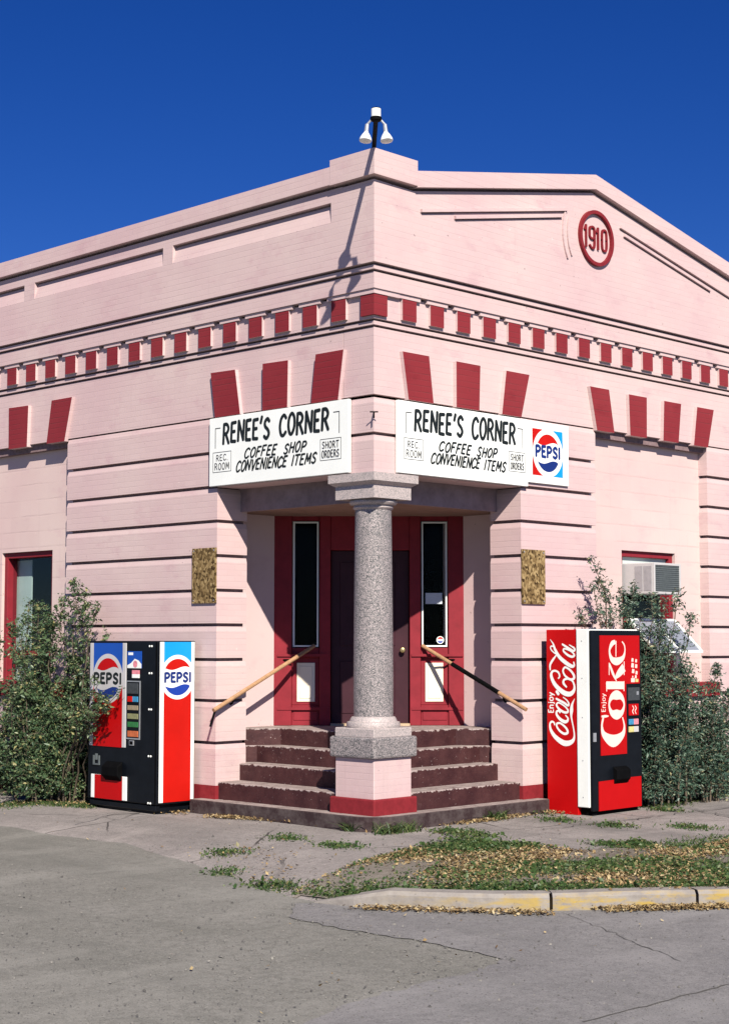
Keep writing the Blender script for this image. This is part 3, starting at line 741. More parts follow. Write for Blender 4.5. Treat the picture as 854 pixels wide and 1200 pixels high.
groundline('sidewalk_joint', wiggle((-0.35, 3.3), (-1.5, 3.0), 16, 0.02), 0.016, WZ + 0.014, M['joint'])

soil_poly = [(-2.93, -1.95), (-2.8, -2.5), (-2.4, -3.0), (-1.72, -3.75), (-0.75, -4.62), (0.5, -5.3), (2.4, -5.8), (3.2, -4.6), (1.5, -3.4), (0.6, -2.75), (0.0, -2.2), (-0.5, -1.9), (-1.4, -1.7), (-2.3, -1.65)]
fx, fy = np.meshgrid(np.arange(-3.1, 3.3, 0.05), np.arange(-6, -1.4, 0.05))
fcx, fcy = fx[:-1, :-1] + .025, fy[:-1, :-1] + .025
ks = inside(fcx + 0.12 * smooth_noise(fcx, fcy, 31, 5), fcy + 0.12 * smooth_noise(fcx, fcy, 32, 6), soil_poly) & inside(fcx, fcy, [(x + 0.05, y + 0.07) for x, y in KERB] + [(40, 20), (-3.2, 20)])
fi = np.arange(fx.size).reshape(fx.shape)
fq = np.stack([fi[:-1, :-1], fi[:-1, 1:], fi[1:, 1:], fi[1:, :-1]], -1)[ks]
so = fast_mesh('soil', np.stack([fx, fy, walk_z(fx, fy) + 0.006 + 0.008 * (1 + smooth_noise(fx, fy, 33, 8))], -1).reshape(-1, 3), fq, M['soil'])
so.data.polygons.foreach_set('use_smooth', np.ones(len(fq), bool)); tag(so, kind='structure')

# kerb in three lengths with open joints
def kerb_piece(p0, p1, first=False):
    pts = []
    for i in range(len(KERB) - 1):
        a, b = Vector(KERB[i]), Vector(KERB[i + 1])
        for k in range(int((b - a).length / 0.012) + 1 if b.x < 5 else 4): pts.append(a.lerp(b, k / (int((b - a).length / 0.012) + 1 if b.x < 5 else 4)))
    pts = [p for p in pts if p0 <= p.x <= p1 and p.y < -2.2 or (first and p.x < -2.85)]
    mb = MB(); vs = []; n = len(pts)
    for i, p in enumerate(pts):
        d = (pts[min(i + 1, n - 1)] - pts[max(i - 1, 0)]).normalized()
        nn = Vector((-d.y, d.x))           # towards the building
        h = 1.0
        if first: h = min(1.0, 0.12 + 0.88 * (p - Vector(KERB[0])).length / 0.62)
        tz = GZ + (WZ + 0.012 - GZ) * h + 0.003 * math.sin(p.x * 7.0 + p.y * 3.1)
        f0 = p - nn * 0.0; f1 = p + nn * 0.025; bk = p + nn * 0.17
        vs += [(f0.x, f0.y, GZ - 0.1), (f0.x, f0.y, tz - 0.03 * h), (f1.x, f1.y, tz), (bk.x, bk.y, tz + 0.002), (bk.x, bk.y, GZ - 0.1)]
    fs = []
    for i in range(n - 1):
        for k in range(4): fs.append([i * 5 + k, i * 5 + k + 1, i * 5 + 5 + k + 1, i * 5 + 5 + k])
    fs += [[0, 1, 2, 3, 4], [(n - 1) * 5 + k for k in range(5)]]
    mb.add(vs, fs)
    return mb
km = kerb_piece(-9, -2.03, True)
for a, b in ((-2.018, -1.13), (-1.119, 4.0), (4.01, 40)):
    k2 = kerb_piece(a, b); km.add(k2.v, k2.f)
tag(km.build('kerb', M['kerb']), kind='structure')

# ================================================================== BUILDING
bld = thing('corner_shop', 'pink painted brick corner shop with red trim and a column at its cut corner door', 'building')
AL, AR = 2.46, 2.38          # porch opening width along each street wall
WR, WL = 7.14, 14.0
GRV = [4.38, 3.99, 3.60, 3.21, 2.82, 2.43, 2.04, 1.65, 1.19, 0.72]
def banded(mb, F, a0, a1, z0, z1, back=-0.45, in0=0.055, in1=0.055):
    """courses of brickwork with deep rusticated joints between them"""
    cuts = [z for z in GRV if z0 < z < z1]
    zs = [z0] + sorted(cuts) + [z1]
    for i in range(len(zs) - 1):
        lo = zs[i] + (0.018 if zs[i] in cuts else 0); hi = zs[i + 1] - (0.018 if zs[i + 1] in cuts else 0)
        c0, c1 = (0.013 if in0 > 0 else 0), (0.013 if in1 > 0 else 0)
        mb.loft(F, [(a0, a1, back, 0.0, lo), (a0, a1, back, 0.0, hi - 0.055), (a0 + c0, a1 - c1, back, -0.013, hi)])
    wbox(mb, F, a0 + in0, a1 - in1, back + 0.01, -0.055, z0 + 0.004, z1 - 0.004, 1)
def recess(mb, F, a0, a1, w0, w1, wz1, sillz=1.25, top=4.364, o=-0.13):
    wbox(mb, F, a0 - 0.05, w0, -0.40, o, sillz - 0.02, top)
    wbox(mb, F, w1, a1 + 0.05, -0.40, o, sillz - 0.02, top)
    wbox(mb, F, w0, w1, -0.40, o, wz1, top)
def win_hole_wall(): pass

wins = {}
for F, nm, AO, rec, win, end in ((R_, 'R', AR, (3.80, 6.22), (4.49, 5.65, 2.97), WR), (L_, 'L', AL, (5.36, 7.54), (5.84, 6.99, 3.02), WL)):
    mb = MB()
    banded(mb, F, AO, rec[0], -0.3, 4.38)
    banded(mb, F, rec[1], end, -0.3, 4.38, in1=-0.0)
    banded(mb, F, rec[0] , rec[1], -0.3, 1.16, in0=-0.01, in1=-0.01)
    c0 = 0.0 if nm == 'R' else 0.45
    # wall above the openings, stepping out course by course
    cz = 0.0 if nm == 'R' else 0.45
    wbox(mb, F, cz, end, -0.44, 0.0, 4.396, 5.093)
    wbox(mb, F, c0 + 0.055 if nm == 'R' else c0, end - 0.002, -0.43, -0.055, 4.3, 4.45, 1)
    for (o, z0, z1) in ((0.022, 5.115, 5.153), (0.044, 5.175, 5.452), (0.10, 5.475, 5.642), (0.125, 5.665, 5.707)):
        a0 = -o if nm == 'R' else 0.3
        wbox(mb, F, a0, end + o, -0.3, o, z0, z1)
    for (o, z0) in ((0.0, 5.08), (0.022, 5.14), (0.044, 5.44), (0.10, 5.63), (0.125, 5.70)):
        a0 = 0.05 - o if nm == 'R' else 0.3
        wbox(mb, F, a0, end, -0.29, o - 0.05, z0, z0 + 0.06, 1)
    w = mb.build('wall', [M['pink'], M['grime_shade']], bld)
    # recessed infill panel with its window
    mr = MB(); recess(mr, F, rec[0], rec[1], win[0], win[1], win[2])
    mr.build('infill_panel', M['infill'], bld)
    # lintel over the porch
    ml = MB()
    a0 = 0.0 if nm == 'R' else 0.45
    for z0, z1 in ((3.592, 3.974), (4.006, 4.364)):
        ml.loft(F, [(a0, AO, -0.45, 0.0, z0), (a0, AO, -0.45, 0.0, z1 - 0.055), (a0 + (0.013 if nm == 'R' else 0), AO, -0.45, -0.013, z1)])
    wbox(ml, F, 0.055 if nm == 'R' else 0.44, AO + 0.05, -0.44, -0.055, 3.60, 4.41, 1)
    ml.build('lintel', [M['pink'], M['grime_shade']], bld)
    # red plinth
    mp = MB()
    wbox(mp, F, AO - 0.012, end, -0.2, 0.012, -0.3, 0.25)
    mp.build('plinth', M['red'], bld)
    # red sill
    ms = MB(); wbox(ms, F, rec[0] - 0.14, rec[1] + 0.13, -0.3, 0.07, 1.155, 1.335)
    ms.build('sill', M['red'], bld, bevel=0.008)
    # corbelled dentil course
    first = 0.532 - 0.09 if nm == 'L' else 0.552 - 0.09
    per = 0.4345
    cb = MB()
    k = 0
    if nm == 'R':
        wbox(cb, F, -0.085, 0.30, -0.1, 0.085, 5.425, 5.475)
    else:
        wbox(cb, F, 0.1, 0.27, 0.0, 0.085, 5.425, 5.475)
    while first + per * k < (end if nm == 'R' else 11.5):
        c = first + per * k
        db = MB(); wbox_f = [(c - 0.108, 5.205), (c + 0.108, 5.205), (c + 0.108, 5.428), (c - 0.108, 5.428)]
        wprism(db, F, wbox_f, 0.0, 0.076, 1, 0)
        db.build('dentil', [M['pink'], M['redfront']], bld)
        wbox(cb, F, c - 0.165, c + 0.165, 0.0, 0.082, 5.43, 5.473)
        k += 1
    cb.build('corbel_course', M['pink'], bld)
    # red voussoirs fanned over the openings
    if nm == 'R':
        vs = [[(.43, 4.89), (.84, 4.89), (.91, 4.39), (.52, 4.39)], [(1.28, 4.89), (1.68, 4.89), (1.66, 4.39), (1.28, 4.39)], [(2.13, 4.89), (2.54, 4.89), (2.39, 4.39), (2.05, 4.39)],
              [(3.69, 4.89), (4.07, 4.89), (4.17, 4.375), (3.82, 4.375)], [(4.48, 4.88), (4.86, 4.88), (4.85, 4.375), (4.50, 4.375)], [(5.24, 4.88), (5.62, 4.88), (5.55, 4.375), (5.21, 4.375)], [(5.99, 4.88), (6.38, 4.88), (6.23, 4.375), (5.90, 4.375)]]
    else:
        vs = [[(2.58, 4.91), (2.16, 4.90), (2.07, 4.39), (2.50, 4.39)], [(1.70, 4.91), (1.29, 4.90), (1.30, 4.39), (1.70, 4.39)], [(.86, 4.91), (.44, 4.91), (.52, 4.39), (.93, 4.39)],
              [(6.67, 4.92), (6.22, 4.91), (6.24, 4.375), (6.66, 4.375)], [(5.70, 4.92), (5.26, 4.92), (5.41, 4.375), (5.80, 4.375)], [(7.2, 4.92), (7.64, 4.92), (7.49, 4.375), (7.10, 4.375)]]
    for p in vs:
        vb = MB(); wprism(vb, F, [(a - 0.045, z - 0.01) for a, z in p], -0.2, 0.048, 1, 0)
        vb.build('voussoir', [M['pink'], M['redfront']], bld)

# corner dentil wraps both faces
cd = MB()
cd.box(-0.076, 0.125, -0.076, 0.0, 5.205, 5.428); cd.box(-0.076, 0.0, 0.0, 0.118, 5.205, 5.428)
cd.build('dentil', M['redfront'], bld)

# parapet on the right: a low gable
E_ = 7.30
prof_top = [(-0.16, 6.585), (0.43, 6.575), (3.57, 7.187), (6.71, 6.575), (E_, 6.585)]
pr = MB(); wprism(pr, R_, [(-0.16, 5.73)] + [(E_, 5.73)] + prof_top[::-1], -0.3, 0.16)
wprism(pr, R_, [(-0.10, 5.8), (E_ - 0.05, 5.8)] + [(a - (0.05 if a > 7 else -0.06 if a < 0 else 0), z + 0.07) for a, z in prof_top[::-1]], -0.28, 0.10, 1, 1)  # dark band below the coping, its shadow painted in
pr.build('parapet', [M['pink'], M['grime_shade']], bld)
cp = MB()
def strip(a0, zt0, a1, zt1, h, o0, o1):
    wprism(cp, R_, [(a0, zt0 - h), (a1, zt1 - h), (a1, zt1), (a0, zt0)], o0, o1)
strip(0.43, 6.78, 3.57, 7.395, 0.175, -0.35, 0.225)
strip(3.57, 7.395, 6.71, 6.78, 0.175, -0.35, 0.225)
wbox(cp, R_, 6.71, E_ + 0.06, -0.35, 0.228, 6.625, 6.88)
cp.box(-0.228, 0.43, -0.228, 0.42, 6.618, 6.885)
cp.build('coping', M['pink'], bld)
# parapet on the left: sunk panels under a level coping
pl = MB()
pl.add([], [])
wbox(pl, L_, 0.3, WL, -0.3, 0.10, 5.735, 6.65, 1)  # dark backing paints in shade over the panels and below the coping
wbox(pl, L_, 0.3, WL, 0.0, 0.16, 5.73, 6.24)
wbox(pl, L_, 0.3, WL, 0.0, 0.16, 6.455, 6.592)
edges = [0.3, 0.47, 3.10, 3.28, 5.91, 6.14, 8.77, 8.95, 11.58, 11.8, WL]
for i in range(0, len(edges) - 1, 2):
    wbox(pl, L_, edges[i], edges[i + 1], 0.0, 0.16, 6.24, 6.455)
for i in range(1, len(edges) - 1, 2):
    a0, a1 = edges[i], edges[i + 1]
    pl.prism([L_(a0, 0.159, 6.241), L_(a0, 0.105, 6.435), L_(a0, 0.06, 6.435), L_(a0, 0.06, 6.241)], [L_(a1, 0.159, 6.241), L_(a1, 0.105, 6.435), L_(a1, 0.06, 6.435), L_(a1, 0.06, 6.241)])
pl.build('parapet', [M['pink'], M['grime_shade']], bld)
cl = MB(); wbox(cl, L_, 0.42, WL + 0.05, -0.35, 0.225, 6.625, 6.815)
cl.build('coping', M['pink'], bld)

# raised mouldings and date medallion in the gable
mo = MB()
def strip2(p, q, w, o):
    d = Vector((q[0] - p[0], q[1] - p[1])).normalized(); n = Vector((-d.y, d.x)) * w / 2
    wprism(mo, R_, [(p[0] + n.x, p[1] + n.y), (p[0] - n.x, p[1] - n.y), (q[0] - n.x, q[1] - n.y), (q[0] + n.x, q[1] + n.y)], 0.15, o)
strip2((0.54, 6.385), (3.06, 6.885), 0.035, 0.19); strip2((1.08, 6.415), (2.96, 6.79), 0.035, 0.188)
strip2((4.12, 6.875), (6.72, 6.36), 0.035, 0.19); strip2((4.20, 6.785), (6.10, 6.405), 0.035, 0.188)
for r_, o in ((0.63, 0.183), (0.54, 0.181)):
    for a, b in zip(arc((3.62, 6.63), r_, 160, 210, 10)[:-1], arc((3.62, 6.63), r_, 160, 210, 10)[1:]):
        strip2(a, b, 0.028, o)
for p, q in (((0.54, 6.362), (3.06, 6.862)), ((1.08, 6.392), (2.96, 6.767)), ((4.12, 6.850), (6.72, 6.335)), ((4.20, 6.760), (6.10, 6.380))):  # dark strips paint a shadow line under each straight moulding
    d = Vector((q[0] - p[0], q[1] - p[1])).normalized(); n_ = Vector((-d.y, d.x)) * 0.010
    wprism(mo, R_, [(p[0] + n_.x, p[1] + n_.y), (p[0] - n_.x, p[1] - n_.y), (q[0] - n_.x, q[1] - n_.y), (q[0] + n_.x, q[1] + n_.y)], 0.155, 0.163, 1, 1)
mo.build('gable_moulding', [M['pink'], M['grime_shade']], bld)
md = MB(); c0 = (3.62, 6.64)
oo, ii = arc(c0, 0.335, 0, 360, 48)[:-1], arc(c0, 0.293, 0, 360, 48)[:-1]
n = 48
for o_, rr in ((0.15, (oo, ii)),):
    vs = [R_(a, 0.20, z) for a, z in oo] + [R_(a, 0.20, z) for a, z in ii] + [R_(a, 0.15, z) for a, z in oo] + [R_(a, 0.15, z) for a, z in ii]
    fs = []
    for i in range(n):
        j = (i + 1) % n
        fs += [[i, j, n + j, n + i], [i, 2 * n + i, 2 * n + j, j], [n + i, n + j, 3 * n + j, 3 * n + i]]
    md.add(vs, fs)
med = md.build('medallion', M['red'], bld)
def numeral(txt, ca, w):
    st = FONT[txt]
    mb = MB(); z0, H = 6.515, 0.255
    for sm, pts in st:
        q = [(ca + (x - 0.5) * w, z0 + y * H) for x, y in pts]
        if sm in 'sc':
            q = [tuple(t) for t in catmull(q, 4, sm == 'c')]
            if sm == 'c': q.append(q[0])
        for a, b in zip(q[:-1], q[1:]):
            d = Vector((b[0] - a[0], b[1] - a[1])); L = d.length
            if L < 1e-6: continue
            d /= L; nn = Vector((-d.y, d.x)) * 0.0115; e = d * 0.007
            k = random.uniform(0, 0.003)
            wprism(mb, R_, [(a[0] + nn.x - e.x, a[1] + nn.y - e.y), (a[0] - nn.x - e.x, a[1] - nn.y - e.y), (b[0] - nn.x + e.x, b[1] - nn.y + e.y), (b[0] + nn.x + e.x, b[1] + nn.y + e.y)], 0.15, 0.182 + k)
    mb.build('numeral', M['red'], med)
numeral('1', 3.432, 0.055); numeral('9', 3.545, 0.115); numeral('1', 3.668, 0.055); numeral('0', 3.790, 0.115)

# roof and the two rear walls
rf = MB(); rf.box(0.3, WR, 0.3, WL, 6.2, 6.3); rf.build('roof', M['roof'], bld)
rw = MB(); rw.box(WR - 0.3, WR - 0.01, 0.46, WL, -0.3, 6.6); rw.box(0.46, WR - 0.31, WL - 0.3, WL - 0.01, -0.3, 6.6); rw.build('rear_wall', M['pink'], bld)

# ---- windows
def window(F, a0, a1, z0, z1, kind):
    o = -0.17
    root = MB()
    t = 0.075
    wbox(root, F, a0, a0 + t, -0.32, o, z0, z1); wbox(root, F, a1 - t, a1, -0.32, o, z0, z1)
    wbox(root, F, a0 + t, a1 - t, -0.32, o, z1 - t, z1); wbox(root, F, a0 + t, a1 - t, -0.32, o, z0, z0 + t)
    w = root.build('window', M['redwood'], bld, bevel=0.006)
    zm = 2.12
    if kind == 'R':
        s = MB(); wbox(s, F, a0 + t, a1 - t, -0.28, -0.2, zm - 0.03, zm + 0.03); s.build('meeting_rail', M['redwood'], w)
        g = MB(); wbox(g, F, a0 + t, a1 - t, -0.255, -0.247, zm + 0.03, 2.36); g.build('pane', M['glass'], w)
        b = MB(); wbox(b, F, a0 + t, a1 - t, -0.262, -0.225, 2.80, z1 - t); b.build('filler_board', M['curtain'], w)
        # lower sash swung out on its top edge, shown edge-on beside the shrub
        P = lambda a, s_: F(a, -0.10 + 0.40 * s_, 2.12 - 0.39 * s_)
        sh = MB(); e = 0.04
        def bar(p, q):
            sh.tube([P(*p), P(*q)], 0.022, 4)
        bar((a0 + .08, 0), (a1 - .08, 0)); bar((a0 + .08, 1), (a1 - .08, 1)); bar((a0 + .1, 0), (a0 + .1, 1)); bar((a1 - .1, 0), (a1 - .1, 1)); bar(((a0 + a1) / 2, 0), ((a0 + a1) / 2, 1))
        sa = sh.build('sash', M['white'], w)
        gp = MB(); c = [P(a0 + .1, .02), P(a1 - .1, .02), P(a1 - .1, .98), P(a0 + .1, .98)]
        gp.prism(c, [tuple(Vector(x) + Vector((0, 0, 0.006))) for x in c]); gp.build('pane', M['sashglass'], w)
    else:
        s = MB(); wbox(s, F, a1 - t - 0.30, a1 - t + 0.04, -0.36, -0.345, z0 + t, z1 - t - 0.02); s.build('curtain', M['curtain'], w)
        s = MB(); wbox(s, F, a0 + t, a1 - t, -0.29, -0.23, zm - 0.45, zm - 0.39); s.build('meeting_rail', M['redwood'], w)
        g = MB(); wbox(g, F, a0 + t, a1 - t, -0.265, -0.257, z0 + t, z1 - t); g.build('pane', M['glass'], w)
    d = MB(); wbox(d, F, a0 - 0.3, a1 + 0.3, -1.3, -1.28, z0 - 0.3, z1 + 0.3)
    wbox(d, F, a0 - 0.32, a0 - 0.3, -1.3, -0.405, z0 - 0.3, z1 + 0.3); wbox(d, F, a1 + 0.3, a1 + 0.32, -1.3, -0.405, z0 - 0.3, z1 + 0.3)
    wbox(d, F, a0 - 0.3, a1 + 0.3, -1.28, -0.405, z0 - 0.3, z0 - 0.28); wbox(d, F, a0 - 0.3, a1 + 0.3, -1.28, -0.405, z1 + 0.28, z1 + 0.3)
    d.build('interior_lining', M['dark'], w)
window(R_, 4.49, 5.65, 1.25, 2.97, 'R')
window(L_, 5.84, 6.99, 1.25, 3.02, 'L')

# ---- porch: plaster reveals, ceiling, steps
SX, SY = 2.75, 2.77
pw = MB(); pw.box(0.43, 1.5, SY, SY + 0.2, 0.2, 3.5); pw.build('porch_wall', M['plaster'], bld)
pw = MB(); pw.box(SX, SX + 0.2, 0.43, 1.5, 0.2, 3.5)
pw.build('porch_wall', M['plaster'], bld)
ce = MB(); ce.box(0.38, 3.4, 0.38, 3.4, 3.345, 3.75); ce.build('porch_ceiling', M['ceil'], bld)
bm_ = MB(); bm_.box(0.36, 2.5, 0.352, 0.38, 3.33, 3.62); bm_.build('porch_beam', M['beam'], bld)
bm_ = MB(); bm_.box(0.352, 0.379, 0.382, 2.6, 3.33, 3.62); bm_.build('porch_beam', M['beam'], bld)
def step(poly, z0, z1, name='step', side='riser', top='tread'):
    mb = MB(); n = len(poly)
    mb.prism([(x, y, z1) for x, y in poly], [(x, y, z0) for x, y in poly], 1, 0)
    mb.build(name, [M[side], M[top]], bld, bevel=0.010, seg=2)
rc = [( -0.17 + 0.28 - 0.28 * math.cos(t), -0.17 + 0.28 - 0.28 * math.sin(t)) for t in np.linspace(0, math.pi / 2, 7)]
step([(-0.17, 2.70)] + rc + [(2.64, -0.17), (2.64, 0.03), (2.3, 0.03), (0.03, 2.3), (0.03, 2.70)], -0.3, 0.10, side='lowstep')
for e, z0, z1 in ((0.04, 0.0, 0.29), (0.36, 0.1, 0.48), (0.62, 0.2, 0.67)):
    step([(e, AL + 0.01), (e, e), (AR + 0.01, e), (AR + 0.01, 1.2), (1.2, AL + 0.01)], z0, z1)
step([(0.47, SY + 0.02), (0.50, 2.54), (0.85, 2.31), (0.85, 0.85), (2.23, 0.85), (2.45, 0.50), (SX + 0.02, 0.47), (SX + 0.02, 1.35), (1.35, SY + 0.02)], 0.3, 0.86)

# ---- entrance across the corner
DO = Vector((1.985, 1.985, 0)); DU = Vector((1, -1, 0)).normalized(); DN = Vector((-1, -1, 0)).normalized()
def D_(u, o, z): return tuple(DO + DU * u + DN * o + Vector((0, 0, z)))
Z0 = 0.86
fr = MB()
def dbox(mb, u0, u1, o0, o1, z0, z1, mi=0): wbox(mb, D_, u0, u1, o0, o1, z0, z1, mi)
for s in (-1, 1):
    for (ua, ub, oa) in ((0.47, 0.60, 0.03), (0.93, 1.16, 0.03)):
        u0, u1 = sorted((s * ua, s * ub)); dbox(fr, u0, u1, -0.1, oa, Z0, 3.36)
    u0, u1 = sorted((s * 0.60, s * 0.93))
    dbox(fr, u0, u1, -0.1, 0.0, Z0, 1.10); dbox(fr, u0, u1, -0.1, 0.0, 1.66, 1.78); dbox(fr, u0, u1, -0.1, 0.0, 3.29, 3.36)
    dbox(fr, u0, u1, -0.1, -0.02, 1.10, 1.66)
    u0, u1 = sorted((s * 0.62, s * 0.91)); dbox(fr, u0, u1, -0.05, 0.008, 0.92, 1.03)
dbox(fr, -0.47, 0.47, -0.1, 0.02, 2.94, 3.36)
ent = fr.build('door_surround', M['redwood'], bld, bevel=0.006)
for s in (-1, 1):
  shf = MB()
  if True:
    u0, u1 = sorted((s * 0.49, s * 1.10)); dbox(shf, u0, u1, 0.0, 0.05, 1.675, 1.705); shf.build('shelf_moulding', M['redwood'], ent); shf = MB(); dbox(shf, u0, u1, 0.0, 0.04, 1.045, 1.075)
  shf.build('base_moulding', M['redwood'], ent)
for s in (-1, 1):
    u0, u1 = sorted((s * 0.615, s * 0.915))
    f = MB()
    dbox(f, u0, u0 + 0.017, -0.06, 0.012, 1.79, 3.28); dbox(f, u1 - 0.017, u1, -0.06, 0.012, 1.79, 3.28)
    dbox(f, u0 + 0.017, u1 - 0.017, -0.06, 0.012, 1.79, 1.807); dbox(f, u0 + 0.017, u1 - 0.017, -0.06, 0.012, 3.263, 3.28)
    f.build('sidelight_frame', M['white'], ent)
    g = MB(); dbox(g, u0 + 0.017, u1 - 0.017, -0.035, -0.03, 1.807, 3.263); g.build('pane', M['glass'], ent)
    c = MB(); v0, v1 = sorted((s * 0.655, s * 0.868)); dbox(c, v0, v1, -0.03, -0.008, 1.14, 1.60); dbox(c, v0 + 0.03, v1 - 0.03, -0.03, -0.002, 1.18, 1.56)
    c.build('cream_panel', M['cream'], ent, bevel=0.003)
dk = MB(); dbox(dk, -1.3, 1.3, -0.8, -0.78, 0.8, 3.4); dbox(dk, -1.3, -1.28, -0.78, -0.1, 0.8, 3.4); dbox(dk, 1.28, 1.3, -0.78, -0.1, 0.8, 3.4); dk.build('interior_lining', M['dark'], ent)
nt_ = MB(); dbox(nt_, 0.66, 0.86, -0.029, -0.026, 2.30, 2.43); nt_.build('notice', M['paper'], ent)
dr = MB()
dbox(dr, -0.465, 0.465, -0.10, -0.055, Z0 + 0.02, 2.935)
for z0, z1 in ((1.0, 1.62), (1.80, 2.80)):
    for u0, u1 in ((-0.36, -0.05), (0.05, 0.30)): dbox(dr, u0, u1, -0.07, -0.045, z0, z1)
door = dr.build('door', M['maroon'], bld, bevel=0.005)
kn = MB(); kn.lathe([(0.03, 0), (0.032, 0.006), (0.014, 0.01), (0.014, 0.035), (0.030, 0.045), (0.034, 0.06), (0.028, 0.075), (0.008, 0.08)], D_(0.385, -0.055, 1.75), 16, axis=DN)
kn.build('knob', M['brass'], door, smooth=True)
th = MB(); dbox(th, -0.47, 0.47, -0.1, 0.06, 0.845, 0.885); th.build('threshold', M['railpale'], bld)

# ---- column on its pedestal at the corner
CX = 0.28
def ebox(mb, lo, hi, z0, z1): mb.box(lo, hi, lo, hi, z0, z1)
sh = MB(); sh.lathe([(0.205, 1.07), (0.207, 1.4), (0.204, 1.9), (0.199, 2.5), (0.193, 3.0), (0.190, 3.235)], (CX, CX, 0), 48)
shaft = sh.build('porch_column', M['granite'], bld, smooth=True)
bs = MB(); bs.lathe([(0.27, 0.955), (0.278, 0.97), (0.280, 1.0), (0.272, 1.025), (0.246, 1.032), (0.243, 1.045), (0.236, 1.062), (0.222, 1.078), (0.20, 1.082)], (CX, CX, 0), 48)
bs.build('column_base', M['granitepale'], shaft, smooth=True)
cpp = MB(); cpp.lathe([(0.19, 3.22), (0.205, 3.232), (0.214, 3.245), (0.205, 3.262), (0.204, 3.268), (0.235, 3.275), (0.252, 3.295), (0.252, 3.31), (0.24, 3.326), (0.2, 3.33)], (CX, CX, 0), 48)
ebox(cpp, 0.0, 0.56, 3.328, 3.462); ebox(cpp, -0.055, 0.615, 3.50, 3.586)
cpp.prism([(-0.055, -0.055, 3.5), (0.615, -0.055, 3.5), (0.615, 0.615, 3.5), (-0.055, 0.615, 3.5)], [(0.0, 0.0, 3.462), (0.56, 0.0, 3.462), (0.56, 0.56, 3.462), (0.0, 0.56, 3.462)])
cpp.build('capital', M['granitepale'], shaft, smooth=True)
pd = MB(); ebox(pd, -0.002, 0.555, 0.25, 0.67); pd.build('pedestal', M['pink'], shaft, bevel=0.008)
pt = MB(); ebox(pt, -0.042, 0.60, 0.085, 0.262); pt.build('pedestal_plinth', M['red'], shaft, bevel=0.014, seg=2)
pc = MB(); ebox(pc, -0.045, 0.602, 0.668, 0.88); pc.build('pedestal_cap', M['granite'], shaft, bevel=0.022, seg=2)
pc2 = MB(); ebox(pc2, -0.005, 0.56, 0.875, 0.968); pc2.build('pedestal_cap', M['granitepale'], shaft, bevel=0.008)

# ---- handrails
def rail(p, q, side):
    p, q = Vector(p), Vector(q)
    mid1, mid2 = p.lerp(q, 0.24), p.lerp(q, 0.72)
    a = MB()
    if side == 'L':
        a.tube([p, q], 0.024, 10)
        r = a.build('handrail', M['railwood'], bld, smooth=True)
        for t, tgt in ((0.2, Vector((0, 0.09, -0.09))), (0.85, Vector((-0.02, 0.30, -0.06)))):
            b = MB(); s = p.lerp(q, t); b.tube([s, s + tgt * 0.5 + Vector((0, 0, -0.03)), s + tgt], 0.012, 6); b.build('bracket', M['blackmatte'], r)
        b = MB(); b.tube([p + Vector((0.02, 0, -0.01)), p + Vector((-0.03, 0.02, -0.18))], 0.014, 6); b.build('bracket', M['blackmatte'], r)
    else:
        a.tube([p, q], 0.023, 10)
        r = a.build('handrail', M['railwood'], bld, smooth=True)
        b = MB(); b.tube([p.lerp(q, 0.25), p.lerp(q, 0.70)], 0.026, 10); b.build('grip_sleeve', M['blackmatte'], r, smooth=True)
        for t, tgt in ((0.22, Vector((0.09, 0, -0.09))), (0.85, Vector((0.3, -0.02, -0.06)))):
            b = MB(); s = p.lerp(q, t); b.tube([s, s + tgt * 0.5 + Vector((0, 0, -0.03)), s + tgt], 0.012, 6); b.build('bracket', M['blackmatte'], r)
rail((-0.10, 2.38, 1.09), (1.50, 2.44, 1.80), 'L')
rail((2.30, -0.12, 1.10), (2.41, 1.53, 1.80), 'R')

# sticker on the right sidelight
globe(ent, D_(0, -0.027, 0), DU, (0, 0, 1), DN, (0.835, 1.875), 0.045, -9, 9, M['white'], M['pepred'], M['blue'], M['navy'], 0, 1.868, 1.882, 0.80, 0.87, ) if False else None
st_ = Ink(D_(0, -0.029, 0), DU, (0, 0, 1), DN, 0.0015); st_.poly(arc((0.835, 1.87), 0.045, 0, 360, 24)[:-1]); st_.build('sticker', M['white'], ent)
st_ = Ink(D_(0, -0.029, 0), DU, (0, 0, 1), DN, 0.0025); st_.poly(arc((0.835, 1.87), 0.036, 20, 160, 12)); st_.build('sticker', M['pepred'], ent)
st_ = Ink(D_(0, -0.029, 0), DU, (0, 0, 1), DN, 0.0027); st_.poly(arc((0.835, 1.87), 0.036, 200, 340, 12)); st_.build('sticker', M['blue'], ent)

# ================================================================== THINGS
# ---- chipboard squares
def board(F, a0, a1, z0, z1, label):
    mb = MB(); wbox(mb, F, a0, a1, 0.004, 0.024, z0, z1)
    o = mb.build('chipboard_sheet', M['osb'])
    tag(o, label, 'board', 'chipboard sheets on the porch piers')
    for a in (a0 + 0.03, a1 - 0.03):
        for z in (z0 + 0.03, z1 - 0.03):
            s = MB(); s.lathe([(0.009, 0), (0.009, 0.004), (0.004, 0.006)], F(a, 0.023, z), 8, axis=Vector(F(0, 1, 0))); s.build('screw', M['galv'], o)
board(L_, 2.455, 2.865, 2.285, 2.91, 'brown chipboard square screwed to the pier above the tall blue and red machine')
board(R_, 2.375, 2.785, 2.275, 2.89, 'brown chipboard square on the pier left of the machine lettered in white script')

